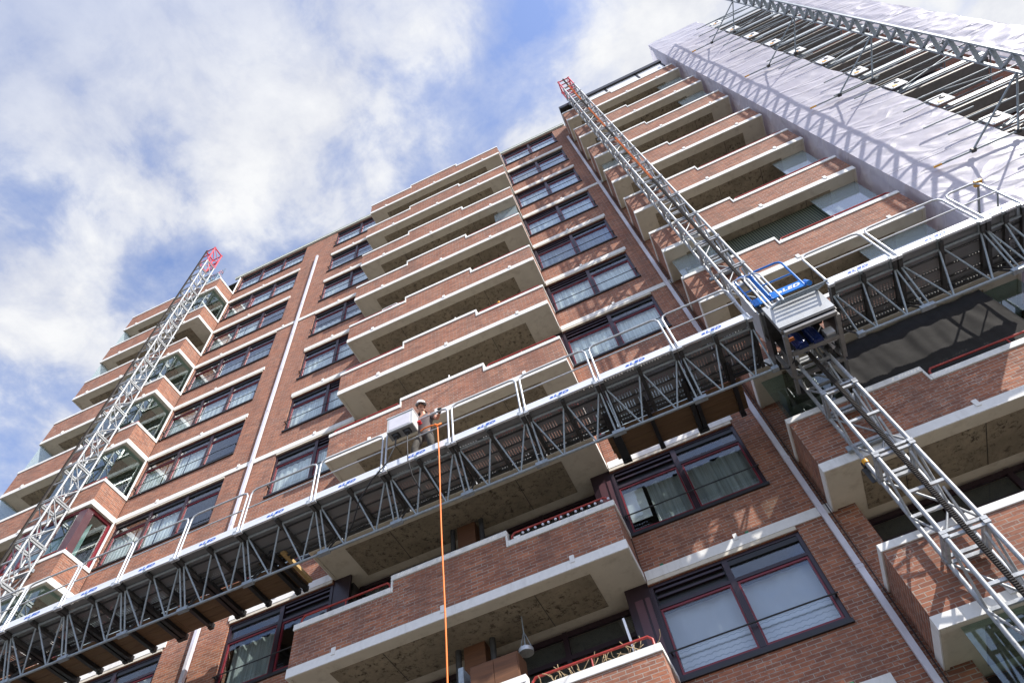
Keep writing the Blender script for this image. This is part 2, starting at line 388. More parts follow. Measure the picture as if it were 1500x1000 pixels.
# white lintel bands with the cream lintel beneath
for k in range(1, LV):
    z = -k*H
    if k % 3 == 0: spans = [(-14.62, -6.45), (.02, 3.27)]
    else: spans = [(-14.62, AX[1]+.04), (BX[0]-.03, -6.45), (.02, CX[1]+.05)]
    for x0, x1 in spans:
        b = BMB(); b.box(x0, x1, -.03, .01, z, z+.185)
        n = max(1, int((x1-x0)/2.4))
        for i in range(n):
            xx = x0 + (x1-x0)*(i+.5)/n + random.uniform(-.2,.2); b.box(xx-.035, xx+.035, -.045, -.005, z+.13, z+.255)
        o = b.build('lintel_band', M['white'])
        for X in (AX, BX, CX):
            if x0 < X[0]+.5 and X[1]-.5 < x1: BMB().box(X[0]+.01, X[1]-.01, -.022, .10, z-.074, z-.002).build('lintel', M['cream'], o)
# little green markers and dark fixings on the brick
fx = BMB(); gr = BMB()
for k in range(1, 11):
    for X in ((-14.4,-6.6), (.2,2.6)):
        for _ in range(2):
            x = random.uniform(*X); BMB().box(x-.03, x+.03, -.012, .005, -k*H+.19, -k*H+.235).build('marker_tag', M['green'])

# ---- windows
def window(kind):
    """one window, origin at its lower left corner in the wall face; x to the right, y into the wall"""
    w_ = {'A': 3.80, 'B': 2.60, 'C': 2.63, 'D': 2.60}[kind]; h = 1.68
    mul = {'A': [1.28, 2.54], 'B': [1.36], 'C': [1.33], 'D': [1.3]}[kind]
    f = MB(); y0, y1 = .035, .15
    f.box(0, .065, y0, y1, 0, h).box(w_-.065, w_, y0, y1, 0, h).box(.065, w_-.065, y0, y1, h-.055, h).box(.065, w_-.065, y0, y1, 0, .07)
    xs = [.065] + sum([[m-.05, m+.05] for m in mul], []) + [w_-.065]
    for m_ in mul: f.box(m_-.05, m_+.05, y0-.004, y1, .07, h-.055)
    for i in range(0, len(xs), 2): f.box(xs[i], xs[i+1], y0+.006, y1-.01, h-.46, h-.40)
    win = f.build('window', M['purple'])
    n = len(xs)//2
    louv = {'A': [], 'B': [1], 'C': [0], 'D': [0]}[kind]
    for i in range(n):
        a, b = xs[2*i], xs[2*i+1]
        s = MB(); t = .035; z0, z1 = .075, h-.465
        s.box(a+.004, a+t, .055, .10, z0, z1).box(b-t, b-.004, .055, .10, z0, z1).box(a+t, b-t, .055, .10, z1-t, z1).box(a+t, b-t, .055, .10, z0, z0+t)
        s.build('sash', M['redsash'], win)
        MB().box(a+t, b-t, .075, .085, z0+t, z1-t).build('pane', M['glass'], win)
        if i in louv:
            l = MB().box(a, b, .125, .135, h-.40, h-.056)
            l.build('vent_back', M['black'], win)
            l = MB()
            for q in range(2): l.box(a+.02, b-.02, .05+.012*q, .11, h-.135-q*.115, h-.095-q*.115)
            l.build('louvre', M['purple'], win)
        else:
            MB().box(a, b, .085, .095, h-.40, h-.15).build('pane', M['glass'], win)
            MB().box(a, b, .05, .12, h-.15, h-.056).build('shutter_box', M['black'], win)
    g = MB().tube([(-.02,-.045,.42), (w_+.02,-.045,.42)], .013, 6)
    for x in (.02, w_-.02): g.box(x-.012, x+.012, -.045, .04, .405, .435)
    g.build('guard_bar', M['black'], win)
    MB().box(-.01, w_+.01, -.045, .10, -.065, -.004).build('sill', M['black'], win)
    bl = MB()
    for i in range(n):
        a, b = xs[2*i], xs[2*i+1]; top = h-.42
        bl.grid(lambda u, v, a=a, b=b: (a+(b-a)*u, .165+.012*math.sin(u*38)+.004*math.sin(v*5), .05+(top-.05)*v), 40, 2)
    c = bl.build('net', M['net'], win)
    return win, w_
protos = {}
for kind, X in (('A', AX), ('B', BX), ('C', CX), ('D', DX)):
    wn, ww = window(kind); wn.parent = bld
    for k in range(LV):
        o = wn if k == 0 else copy_tree(wn, bld)
        o.location = Vector((X[0], 0, zb(k))) - BO
        if kind in 'BC' and k in (8, 9, 10):           # these three rows have their own curtains
            for ch in list(o.children):
                if ch.name.startswith('net'): bpy.data.objects.remove(ch)
        else:
            for ch in o.children:
                if ch.name.startswith('net') and k:
                    sc = random.choice([1, 1, 1, .8, .55, .9]); ch.scale = (1, 1, 1)
                    if random.random() < .3:
                        ch.data = ch.data.copy(); ch.data.materials[0] = M[random.choice(['net2', 'net3', 'net3'])]
                    if kind == 'A': ch.scale = (random.choice([1, 1, .67]), 1, random.choice([1, 1, .8]))
                    elif kind == 'B': ch.scale = (1, 1, sc)

# curtains one can see as such hang behind three windows low down
def curtain(x0, x1, z0, z1, m, name, label, y=.22, pl=46, amp=.03):
    o = MB().grid(lambda u, v: (x0+(x1-x0)*u, y+amp*math.sin(u*pl)+.01*math.sin(u*17+v*3), z0+(z1-z0)*v), 120, 3).build(name, m)
    xf(o, ((x0+x1)/2, y, z0)); return tag(o, label, 'curtain')
curtain(.58, 2.56, zb(8)+.06, zt(8)-.50, M['drape'], 'curtain', 'grey pleated curtain in the window just below the plank floor of the lift')
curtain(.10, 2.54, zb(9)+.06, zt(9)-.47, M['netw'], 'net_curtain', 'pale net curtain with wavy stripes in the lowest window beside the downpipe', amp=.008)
curtain(-8.9, -7.72, zb(8)+.06, zt(8)-.50, M['drape'], 'curtain', 'dark drawn curtain in the window beside the lowest brick balcony', pl=30)
for x0, x1, k, lab in ((.10, .50, 8, 'small pale blind behind the left pane above the row of white bulbs'),):
    o = MB().box(x0, x1, .20, .212, zb(k)+.42, zt(k)-.5).build('roller_blind', M['enamel']); xf(o, (x0, .2, zb(k)+.42)); tag(o, lab, 'blind')

# aubergine panels where the loggias meet the windows
pn = BMB()
for k in range(0, LV):
    for a, b in ((-.42, -.002), (-6.428, -6.02)):
        o = BMB().box(a, b, .05, .11, -k*H-2.55, -k*H+.02).build('corner_panel', M['purple'])
        if a > -1 and k:
            for (x, w_) in ((-.30, .16), (-.12, .10)): BMB().box(x, x+w_-.02, .042, .0495, -k*H-1.3, -k*H-.25).build('panel_inset', M['purplelit'], o)
# ---- downpipes
def downpipe(x, ztop, lab):
    d = BMB()
    z = ztop
    while z > GROUND:
        z1 = max(GROUND, z-2.42); d.box(x-.048, x+.048, -.115, -.035, z1, z); d.box(x-.056, x+.056, -.121, -.03, z-.07, z-.015)
        d.box(x-.02, x+.02, -.035, .0, z-1.25, z-1.2); z = z1-.004
    tag(d.build('downpipe', M['pvc'], bevel=.006), lab)
downpipe(-9.83, -2.2, 'downpipe between the two left window columns'); downpipe(3.12, -2.03, 'downpipe next to the right balconies')
BMB().tube([(3.235,-.05,-2.4),(3.235,-.05,GROUND)], .009, 6).build('lightning_wire', M['black'])

# ---- balconies
def balcony(k, x0, x1, raised, loggia_x, with_open_r=False, rails=(), screens=(), part_x=None, boards=()):
    z = -k*H; yF = -.985
    s = BMB()
    s.box(x0+.02, x1-.02, yF+.02, .0, z+.022, z+.24)
    s.box(loggia_x[0], loggia_x[1], .0, .55, z+.022, z+.24)
    # drip lip all round the underside
    s.box(x0+.02, x1-.02, yF+.02, yF+.075, z, z+.021)
    for xa in (x0+.02, x1-.075): s.box(xa, xa+.055, yF+.076, -.0, z, z+.021)
    bal = s.build('balcony', M['cream'], org=Vector((x0, 0, z)) - BO)
    B = lambda: BMB()
    f = B().box(x0, x1, yF, yF+.018, z+.006, z+.185).box(x0, x0+.018, yF+.0185, -.002, z+.006, z+.185).box(x1-.018, x1, yF+.0185, -.002, z+.006, z+.185)
    n = 3
    for i in range(n):
        xx = x0 + (x1-x0)*(i+.5)/n + random.uniform(-.3,.3)
        f.box(xx-.04, xx+.04, yF-.015, yF+.01, z+.12, z+.26)
    f.build('fascia', M['white'], bal)
    # brick parapet
    p = B(); c = B(); yi = yF+.10; edges = sorted(set([x0, x1] + [e for r in raised for e in r]))
    for a, b in zip(edges, edges[1:]):
        hi = any(r[0] <= a and b <= r[1] for r in raised); top = 1.21 if hi else .955
        p.box(a+(.012 if a == x0 else 0), b-(.012 if b == x1 else 0), yF+.012, yi, z+.186, z+top)
        ca = a-(.012 if a == x0 else (.04 if hi else 0)); cb = b+(.012 if b == x1 else (.04 if hi else 0))
        if not hi:
            if a != x0: ca = a+.041
            if b != x1: cb = b-.041
        c.box(ca, cb, yF-.012, yi+.03, z+top+.001, z+top+.122)
        if hi:
            if a != x0: c.box(ca, a-.001, yF-.008, yi+.026, z+.957, z+top)
            if b != x1: c.box(b+.001, cb, yF-.008, yi+.026, z+.957, z+top)
    for xa, xb, e in ((x0+.012, x0+.10, x0), (x1-.10, x1-.012, x1)):
        hi = any(r[0] <= e <= r[1] for r in raised); top = 1.21 if hi else .955
        p.box(xa, xb, yi+.001, -.004, z+.186, z+top); c.box(xa-.024, xb+.024, yi+.031, -.006, z+top+.001, z+top+.122)
    p.build('parapet', M['brick'], bal); c.build('coping', M['white'], bal, bevel=.008)
    for a, b in rails:
        r = B(); zr = z+1.27; y = yF+.075
        pts = [(a+.06, y, z+1.075), (a+.06, y, zr-.06), (a+.12, y, zr), (b-.12, y, zr), (b-.06, y, zr-.06), (b-.06, y, z+1.075)]
        r.tube(pts, .021, 8)
        r.tube([((a+b)/2, y, z+1.075), ((a+b)/2, y, zr)], .014, 6)
        r.build('railing', M['redrail'], bal)
    for a, b in boards:
        B().box(a, b, -.69, .27, z+.012, z+.0215).build('soffit_board', M['panel'], bal)
    jj = B()
    for a, b in boards:
        m_ = int((b-a)/1.18)
        for i in range(1, m_+1): jj.box(a+i*(b-a)/(m_+1)-.006, a+i*(b-a)/(m_+1)+.006, -.689, .269, z+.0085, z+.0118)
    if boards: jj.build('board_joint', M['black'], bal)
    for (a, b, kind_) in screens:
        yq = .14 if k == 11 else .36; q = B().box(a, b, yF+yq, yF+yq+.01, z+.26, z+H+.02)
        q.build('glass_screen', M['frost' if k < 9 else 'screen'], bal)
    if part_x:
        B().box(part_x[0], part_x[1], -.05, .55, z+.25, z+H+.02).build('partition', M['cabw'], bal)
        t = B()
        for px in (part_x[0]-.12, part_x[1]+.14): t.tube([(px, -.02, z+.25), (px, -.02, z+H+.02)], .055, 10)
        t.build('drain_pipe', M['darksteel'], bal)
    return bal
# loggia glazing behind the balconies: dark frames and panes at the back wall
def loggia(k, x0, x1):
    z = -k*H; f = BMB(); n = max(2, int((x1-x0)/1.0)); ww = (x1-x0)/n
    for i in range(n+1): f.box(x0+i*ww-.045, x0+i*ww+.045, .47, .545, z+.25, z+H-.02)
    f.box(x0+.05, x1-.05, .475, .54, z+H-.55, z+H-.47).box(x0+.05, x1-.05, .475, .54, z+.9, z+.96).box(x0+.05, x1-.05, .475, .54, z+H-.12, z+H-.03)
    o = f.build('loggia_front', M['purple'], org=Vector((x0, .5, z))-BO)
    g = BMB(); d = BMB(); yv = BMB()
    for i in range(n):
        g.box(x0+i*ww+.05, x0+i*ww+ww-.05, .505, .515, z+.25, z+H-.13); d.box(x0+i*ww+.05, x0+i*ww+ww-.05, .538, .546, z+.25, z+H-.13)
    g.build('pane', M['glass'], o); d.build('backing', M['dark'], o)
    return o
for k in range(1, 11):
    sc = [(-.95, -.05, 0)] if k == 4 else []
    rl = []
    if k >= 4: rl.append((-2.03, -.03))
    if k in (5, 6, 7, 8, 9, 10): rl.append((-6.40, -4.40))
    balcony(k, -6.43, 0, [(-4.36, -2.07)], (-6.425, -.005), rails=rl, screens=sc, part_x=(-3.42, -3.02),
            boards=[(-5.72, -3.62), (-3.62, -2.80), (-2.80, -.78)])
    loggia(k, -6.0, -3.45); loggia(k, -2.98, -.44)
for k in range(1, 12):
    sc = {1: [(7.35, 8.38, 0)], 2: [(7.35, 8.38, 0)], 3: [(7.35, 8.38, 0)], 7: [(7.2, 8.38, 0)], 8: [(6.9, 8.38, 0)], 6: [(7.45, 8.38, 0)],
          9: [(3.42, 4.55, 0), (7.72, 8.38, 0)], 11: [(3.55, 5.0, 0), (5.01, 6.5, 0)]}.get(k, [])
    if k in (4, 7): sc = sc + [(3.42, 4.5, 0)]
    balcony(k, 3.28, 8.46, [(3.28, 5.6)], (3.665, 8.455), rails=[(5.66, 8.43)] if k >= 4 else [], screens=sc,
            boards=[(3.85, 5.2), (5.2, 6.45), (6.45, 7.75)])
    loggia(k, 3.75, 8.40)
for k in range(1, 9):
    b = balcony(k, -19.8, -14.66, [(-19.8, -17.2)], (-19.795, -14.70), rails=[(-17.15, -14.69)] if k in (3, 5, 6, 7) else [],
            boards=[(-19.2, -17.6), (-17.4, -15.3)])
    loggia(k, -18.1, -14.8)
    z = -k*H
    if k in (2, 4, 5, 6, 8):      # glazed-in bay at the right hand end
        BMB().box(-14.80, -14.79, -.90, -.02, z+1.08, z+H-.004).build('glass_screen', M['screen'], b)
        BMB().box(-15.95, -14.81, -.905, -.895, z+1.08, z+H-.004).build('glass_screen', M['screen'], b)
        BMB().box(-17.1, -15.96, -.905, -.895, z+1.08, z+H-.004).build('glass_screen', M['screen'], b)
    if k == 1: BMB().box(-15.9, -14.8, -.90, -.89, z+1.08, z+2.4).build('glass_screen', M['screen'], b)
    if k == 7:                    # the bay with red framed windows
        fr = BMB()
        for x in (-17.1, -16.5, -15.75): fr.box(x-.045, x+.045, -.93, -.85, z+1.08, z+H)
        fr.box(-17.1, -14.9, -.925, -.855, z+H-.10, z+H-.002)
        fr.box(-14.83, -14.75, -.84, -.02, z+H-.10, z+H-.002)
        fr.box(-14.83, -14.75, -.12, -.03, z+1.08, z+H-.1)
        fr.build('bay_frame', M['redsash'], b)
        BMB().box(-15.06, -14.74, -.935, -.70, z+1.08, z+H-.101).build('bay_post', M['purplelit'], b)
        BMB().box(-14.80, -14.79, -.70, -.12, z+1.08, z+H-.1).build('glass_screen', M['screen'], b)
        BMB().box(-17.05, -15.07, -.90, -.89, z+1.08, z+H-.1).build('glass_screen', M['screen'], b)
        BMB().box(-17.05, -14.9, -.5, -.49, z+1.2, z+H-.3).build('bay_blind', M['net'], b)
    if k in (2, 3, 5, 6): BMB().box(-19.72, -19.71, -.93, -.02, z+1.36, z+H).build('glass_screen', M['frost'], b)
    BMB().box(-14.70, -14.655, -.05, -.005, z+1.08, z+H-.01).build('white_post', M['white'], b)
# penthouse canopy over the right stack
cn = BMB().box(3.32, 8.30, -1.02, -.88, -.74, -.42).box(3.32, 8.30, -.879, .0, -.50, -.42)
for x in (5.55, 7.05, 8.25): cn.box(x-.03, x+.03, -.95, -.90, -1.4, -.741)
cn.build('canopy', M['black'])
BMB().box(4.72, 5.50, -.93, -.90, -1.62, -.76).box(5.60, 7.0, -.93, -.90, -1.62, -.76).box(7.1, 8.2, -.93, -.90, -1.62, -.76).build('canopy_screen', M['enamel'])
# vent grilles and ochre doors deep in the lowest loggia
BMB().box(-2.1, -1.3, .455, .468, -10*H+.95, -10*H+1.75).box(-1.25, -.62, .455, .468, -10*H+1.1, -10*H+1.9).build('door_panel', M['cream2'])

# ------------------------------------------------------------------ lattice masts
def bar(m, p, q, r=.019): m.tube([p, q], r, 6, False)
def mast_section():
    """one 1.508 m section; origin at the front left tube's foot"""
    L, W, D = 1.508, .52, .53; m = MB()
    for x in (0, W):
        for y in (0, D): m.tube([(x, y, 0), (x, y, L)], .033, 10)
    for z in (.042, L-.042):
        m.obox((0,0,z), (W,0,z), .045, .042).obox((0,D,z), (W,D,z), .045, .05)
        m.obox((0,0,z), (0,D,z), .045, .05).obox((W,0,z), (W,D,z), .045, .05)
    m.obox((0,0,L/2), (W,0,L/2), .04, .045).obox((0,D,L/2), (W,D,L/2), .04, .045)
    for x in (0, W):
        bar(m, (x,.02,.06), (x,D-.02,L/2-.02)); bar(m, (x,D-.02,L/2+.02), (x,.02,L-.06))
    bar(m, (.02,D,.06), (W-.02,D,L/2-.02)); bar(m, (W-.02,D,L/2+.02), (.02,D,L-.06))
    for z in (.06, L/2+.02): m.obox((W-.09,.03,z+.62), (W-.09,D*.5,z), .03, .03)
    for x in (0, W):
        for y in (0, D):
            for z in (.028, L-.028): m.box(x-.040, x+.040, y-.040, y+.040, z-.024, z+.024)
    return m
def rack_mesh(cx, yf):
    r = MB().obox((cx, yf, 0), (cx, yf, 1.504), .06, .04, (0,1,0))
    for i in range(48): r.box(cx-.028, cx+.028, yf-.034, yf-.019, i*.0314+.004, i*.0314+.018)
    return r
def mast(name, label, X, Y, rack_x, rust):
    t = thing(name, label, 'mast', (X, Y, GROUND))
    base = None; rk = {}
    z0 = -24.25 - 1.508*7
    MB().box(-.5, 1.02, -.5, 1.03, -.0, .18).build('base_frame', M['grey'], t)
    for i in range(24):
        z = z0 + 1.508*i
        if z + 1.508 < GROUND: continue
        top = i == 23
        if base is None: base = mast_section().build('mast_section', M['galvm'], t); o = base
        else:
            o = base.copy(); col.objects.link(o); o.parent = t
            if top:
                o.data = base.data.copy(); o.data.materials[0] = M['red']; o['label'] = 'red painted top section'; o.name = 'mast_section'
        o.location = (0, 0, z - GROUND)
        ru = i in rust
        if ru not in rk: rk[ru] = rack_mesh(rack_x, -.03).build('rack', M['rust'] if ru else M['rackdark'], o); r = rk[ru]
        else: r = rk[ru].copy(); col.objects.link(r); r.parent = o
        r.location = (0, 0, 0)
        if i % 4 == 2 and z > -30:
            ti = MB().tube([(.08,.56,.75),(.08,-Y-.01,.75)], .024, 8).tube([(.44,.56,.75),(.2,-Y-.01,.75)], .024, 8).box(-.1,.6,.53,.58,.70,.80)
            ti.build('wall_tie', M['galvd'], t).location = (0, 0, z - GROUND)
    return t
mast_r = mast('lattice_mast', 'galvanised lattice mast with red tip standing before the right balconies, carrying the motor frame', 3.87, -1.60, .26, set((22, 21, 19, 18, 16, 15, 14)))
mast('lattice_mast', 'galvanised lattice mast with red tip standing before the left corner balconies', -15.98, -1.60, .05, set())

MB().tube([(0,.53,-25.40-GROUND),(0,.53,-25.33-GROUND)], .05, 12).build('strap', M['yellow'], mast_r)
MB().box(-.10, .02, .585, .60, -25.72-GROUND, -25.42-GROUND).box(-.06, -.02, .55, .60, -25.42-GROUND, -25.33-GROUND).build('hanging_plate', M['darksteel'], mast_r)

# ------------------------------------------------------------------ the work platform
ZD = -22.60                                            # underside of deck
wp = thing('work_platform', 'long grey lattice work platform with perforated deck and white rails hung on the masts', 'platform', (0, -1.7, ZD))
PO = Vector((0, -1.7, ZD))
class PMB(MB):
    def build(s, name, m, parent=None, bevel=0, org=(0,0,0)):
        parent = parent or wp; o_ = Vector(org); wo = world_org(parent)
        s.v = [tuple(Vector(p) - wo - o_) for p in s.v]; o = MB.build(s, name, m, parent, bevel); o.location = o_; return o
posts = [-15.0, -14.15, -12.80, -11.37, -9.96, -8.56, -7.09, -5.43, -3.88, -2.42, -.925, .57, 2.10, 3.52]
right = [4.92, 6.13, 7.66, 8.36]
fc = bpy.data.curves.new('logo', 'FONT'); fc.body = 'aLED'; fc.size = .155; fc.shear = .3; fc.extrude = .0015; fc.offset = .006; fc.align_x = 'CENTER'; fc.align_y = 'CENTER'; fc.space_character = 1.15
fo = bpy.data.objects.new('logo', fc); col.objects.link(fo)
dg = bpy.context.evaluated_depsgraph_get(); dg.update()
logo_me = bpy.data.meshes.new_from_object(fo.evaluated_get(dg)); bpy.data.objects.remove(fo); bpy.data.curves.remove(fc)
def logo(name, m, parent, loc, s=(1,1,1)):
    me = logo_me.copy(); me.materials.clear(); me.materials.append(m)
    o = bpy.data.objects.new(name, me); col.objects.link(o); o.parent = parent
    o.location = Vector(loc) - world_org(parent); o.rotation_euler = (R_(90), 0, 0); o.scale = s; return o
YF, YR, YC, YL, ZC, ZL = -2.35, -1.23, -2.15, -1.75, -22.63, -23.42
dark_frames = []
def module(a, b, text=True):
    L = b-a; mx_ = (a+b)/2
    # deck
    PMB().box(a+.006, b-.006, YF+.03, YR, ZD, ZD+.035).build('deck', M['perf'])
    cb = PMB()
    for x in (a+.05, mx_, b-.05): cb.box(x-.035, x+.035, YF+.04, YR+.01, ZD-.075, ZD-.003)
    cb.box(a+.09, mx_-.04, YR-.05, YR+.012, ZD-.06, ZD-.003).box(mx_+.04, b-.09, YR-.05, YR+.012, ZD-.06, ZD-.003)
    for yy in (-2.01, -1.75, -1.49): cb.box(a+.09, mx_-.04, yy-.012, yy+.012, ZD-.03, ZD-.002).box(mx_+.04, b-.09, yy-.012, yy+.012, ZD-.03, ZD-.002)
    cb.build('cross_beam', M['darksteel'])
    # toe board
    t = PMB().box(a+.012, b-.012, YF-.012, YF+.012, ZD-.03, ZD+.165).box(a+.012, b-.012, YF-.03, YF-.0125, ZD-.028, ZD-.008)
    to = t.build('toe_board', M['alu'])
    if text: logo('lettering', M['printblue'], to, (mx_-.02, YF-.015, ZD+.085), (1.0, .52, 1))
    # truss
    tr = PMB().tube([(a+.03, YC, ZC), (b-.03, YC, ZC)], .027, 8).tube([(a+.02, YL, ZL), (b-.02, YL, ZL)], .027, 8)
    q = L/1.5
    P = lambda x, top: (a+x*q, YC, ZC) if top else (a+x*q, YL, ZL)
    for x0, t0, x1, t1 in ((.05,1,.05,0), (.07,1,.42,0), (.44,0,.72,1), (.78,1,1.06,0), (1.08,0,1.43,1), (1.45,1,1.45,0)):
        bar(tr, P(x0, t0), P(x1, t1), .018)
    for x in (a+.06, b-.06): tr.box(x-.06, x+.06, YL-.045, YL+.045, ZL-.04, ZL+.04)
    tr.build('truss', M['galvd'])
    rr = PMB().tube([(a+.03, -1.36, ZC-.02), (b-.03, -1.36, ZC-.02)], .024, 8)
    for x in (a+.05, b-.05): rr.tube([(x, -1.36, ZC-.02), (x, YL, ZL)], .017, 6)
    rr.build('rear_chord', M['darksteel'])
    for x in (mx_-.02, b-.09 if b < 8.3 else b-.12):
        br_ = PMB(); br_.obox((x, YC, ZC+.015), (x, YF+.0, ZD-.006), .05, .045).box(x-.03, x+.03, YF-.035, YF-.0, ZD-.05, ZD+.03)
        br_.build('bracket', M['galvd'])
    # guard rail
    ra = PMB(); y = YF-.01; xa, xb = a+.045, b-.045; zt_ = ZD+1.12
    ra.tube([(xa, y, ZD-.06), (xa, y, zt_-.12), (xa+.035, y, zt_-.035), (xa+.12, y, zt_), (xb-.12, y, zt_), (xb-.035, y, zt_-.035), (xb, y, zt_-.12), (xb, y, ZD-.06)], .021, 8)
    ra.tube([(xa, y, ZD+.60), (xb, y, ZD+.60)], .015, 8)
    for x in (xa, xb): ra.box(x-.05, x+.05, y-.03, y+.03, ZD-.075, ZD-.02)
    ra.build('guard_rail', M['galv'])
for a, b in zip(posts, posts[1:]): module(a, b)
module(right[0], right[1]); module(right[1], right[2]); module(right[2], right[3])
# end gate on the right
eg = PMB()
for y in (-2.34, -1.25): eg.tube([(8.34, y, ZD), (8.34, y, ZD+1.1)], .021, 8)
eg.tube([(8.34,-2.34,ZD+1.1), (8.34,-1.25,ZD+1.1)], .021, 8).tube([(8.34,-2.34,ZD+.6), (8.34,-1.25,ZD+.6)], .015, 8)
eg.tube([(7.75,-1.25,ZD), (7.75,-1.25,ZD+1.1), (8.34,-1.25,ZD+1.1)], .021, 8).box(8.32, 8.36, -2.3, -1.26, ZD+.04, ZD+.2)
eg.build('end_rail', M['galvd'])
PMB().box(8.27, 8.40, -2.40, -2.28, ZD+1.07, ZD+1.13).build('rail_clamp', M['yellow'])
# drive unit around the mast
du = PMB(); X0, X1, Y0, Y1, Z0, Z1 = 3.76, 4.66, -2.38, -1.36, -23.40, -22.68
for y in (Y0, Y1): du.obox((X0,y,Z0), (X1,y,Z0), .07, .07)
for x in (X0, X1):
    du.obox((x,Y0+.04,Z0), (x,Y1-.04,Z0), .075, .075); du.obox((x,Y0,Z0+.04), (x,Y0,Z1), .07, .07); du.obox((x,Y1,Z0+.04), (x,Y1,Z1), .07, .07)
    du.obox((x,Y1+.04,Z0-.0), (x,-.98,Z0), .06, .06)
for y in (Y0, Y1): du.obox((X0+.04,y,Z1), (X1-.04,y,Z1), .06, .06)
du.obox((X0+.04,-1.9,Z0-.02), (X1-.04,-1.9,Z0-.02), .08, .06)
drive = du.build('drive_unit', M['grey'], bevel=.006)
PMB().box(X0-.03, X1+.03, Y0-.062, Y0-.040, Z0+.10, Z1+.08).build('cover_sheet', M['dirtywhite'], drive)
PMB().box(X0+.04, X1-.04, -1.66, -1.645, Z0+.30, Z1+.035).build('added_dark_plate', M['darksteel'], drive)  # dark plate added to hide the brick behind and keep the unit dark
PMB().box(X0-.03, X1+.03, Y0+.035, -1.64, Z1+.04, Z1+.06).box(X1+.04, X1+.05, Y0+.03, Y1, Z0+.2, Z1+.03).build('sun_block_plate', M['darksteel'], drive)  # plates added over and beside the unit to block the sun
PMB().box(X0-.02, X1+.02, Y0-.055, Y0+.02, Z0+.055, Z0+.095).build('cover_lip', M['black'], drive)
for x in (4.02, 4.28):
    mm = PMB().tube([(x,-1.92,Z0+.02), (x,-1.92,Z0+.34)], .105, 18)
    for i in range(10):
        a_ = i*math.pi/5; mm.obox((x+.1*math.cos(a_),-1.92+.1*math.sin(a_),Z0+.05), (x+.1*math.cos(a_),-1.92+.1*math.sin(a_),Z0+.3), .012, .03)
    mm.tube([(x,-1.92,Z0-.03), (x,-1.92,Z0+.02)], .09, 18).tube([(x,-1.92,Z0+.34), (x,-1.92,Z0+.5)], .08, 14)
    mm.build('motor', M['navy'], drive)
PMB().box(4.44,4.60,-1.98,-1.78,Z0+.03,Z0+.2).tube([(4.52,-1.75,Z0+.1),(4.52,-1.6,Z0+.1)], .05, 10).build('gearbox', M['alu'], drive)
PMB().box(3.82,3.92,-1.75,-1.6,Z0+.05,Z0+.25).build('junction_box', M['enamel'], drive)
PMB().tube([(3.86,-2.05,Z0+.18),(3.95,-2.05,Z0+.18)], .035, 12).build('plug', M['rust'], drive)
PMB().box(3.72,3.79,-2.3,-.98,-22.66,-22.3).build('side_plate', M['darksteel'], drive)
PMB().box(4.62,4.68,-1.3,-.98,-23.3,-22.6).build('side_plate', M['darksteel'], drive)
for k_, (x, y) in enumerate(((3.83,-1.66),(4.43,-1.66),(3.83,-1.0),(4.43,-1.0))):
    PMB().tube([(x,y,Z0-.02),(x,y,Z0+.1)], .05, 12).build('guide_roller', M['darksteel'], drive)
cbl = PMB().tube([(3.9,-1.95,Z0+.1),(3.8,-1.8,Z0-.06),(3.7,-1.6,Z0+.02),(3.62,-1.5,Z0+.2)], .014, 6).tube([(4.4,-1.9,Z0+.2),(4.55,-1.7,Z0-.05),(4.7,-1.5,Z0+.1)], .012, 6)
cbl.build('hose', M['rubber'], drive)
# enclosure sheets and blue gates above the unit
en = PMB().box(3.66, 3.68, -2.3, -1.64, ZD+.05, ZD+1.0).box(3.69, 4.62, -1.66, -1.645, ZD+.06, ZD+.95)
en.build('mast_guard', M['dirtywhite'], bevel=.004)
def gate(xa, xb, y, m):
    g = PMB(); zt_ = ZD+1.27
    g.tube([(xa,y,ZD+.22),(xa,y,zt_-.1),(xa+.03,y,zt_-.03),(xa+.1,y,zt_),(xb-.1,y,zt_),(xb-.03,y,zt_-.03),(xb,y,zt_-.1),(xb,y,ZD+.22)], .021, 8)
    g.tube([(xa,y,ZD+.74),(xb,y,ZD+.74)], .015, 8).box(xa+.02, xb-.02, y-.012, y+.012, ZD+.225, ZD+.43)
    return g.build('gate', m)
g1 = gate(3.70, 3.98, -2.36, M['blue']); g2 = gate(4.02, 4.63, -2.36, M['blue'])
logo('lettering', M['printwhite'], g2, (4.36, -2.375, ZD+.33), (1.1, .75, 1))
PMB().tube([(4.0,-2.4,ZD+.3),(4.0,-2.4,ZD+1.22)], .02, 8).tube([(4.70,-2.4,ZD+.2),(4.70,-2.3,ZD+.42)], .05, 12).build('gate_post', M['blue'])
for xa in (3.60, 3.83):
    PMB().tube([(xa,-2.44,ZD-.05),(xa,-2.44,ZD+1.0),(xa+.05,-2.44,ZD+1.12),(xa+.22,-2.44,ZD+1.14),(xa+.30,-2.44,ZD+1.0),(xa+.30,-2.44,ZD-.05)], .017, 8).build('grab_rail', M['galv'])
st = PMB(); STZ = -22.72
for i in range(5): st.tube([(3.84+i*.06, -2.43-.04*i, STZ-.075*i*.25), (4.62+i*.05, -2.43-.04*i, STZ-.075*i*.25)], .014, 8)
for x in (3.82, 4.63): st.obox((x,-2.41,STZ+.01),(x+.23,-2.61,STZ-.08), .025, .035)
st.build('folding_step', M['galvd'])

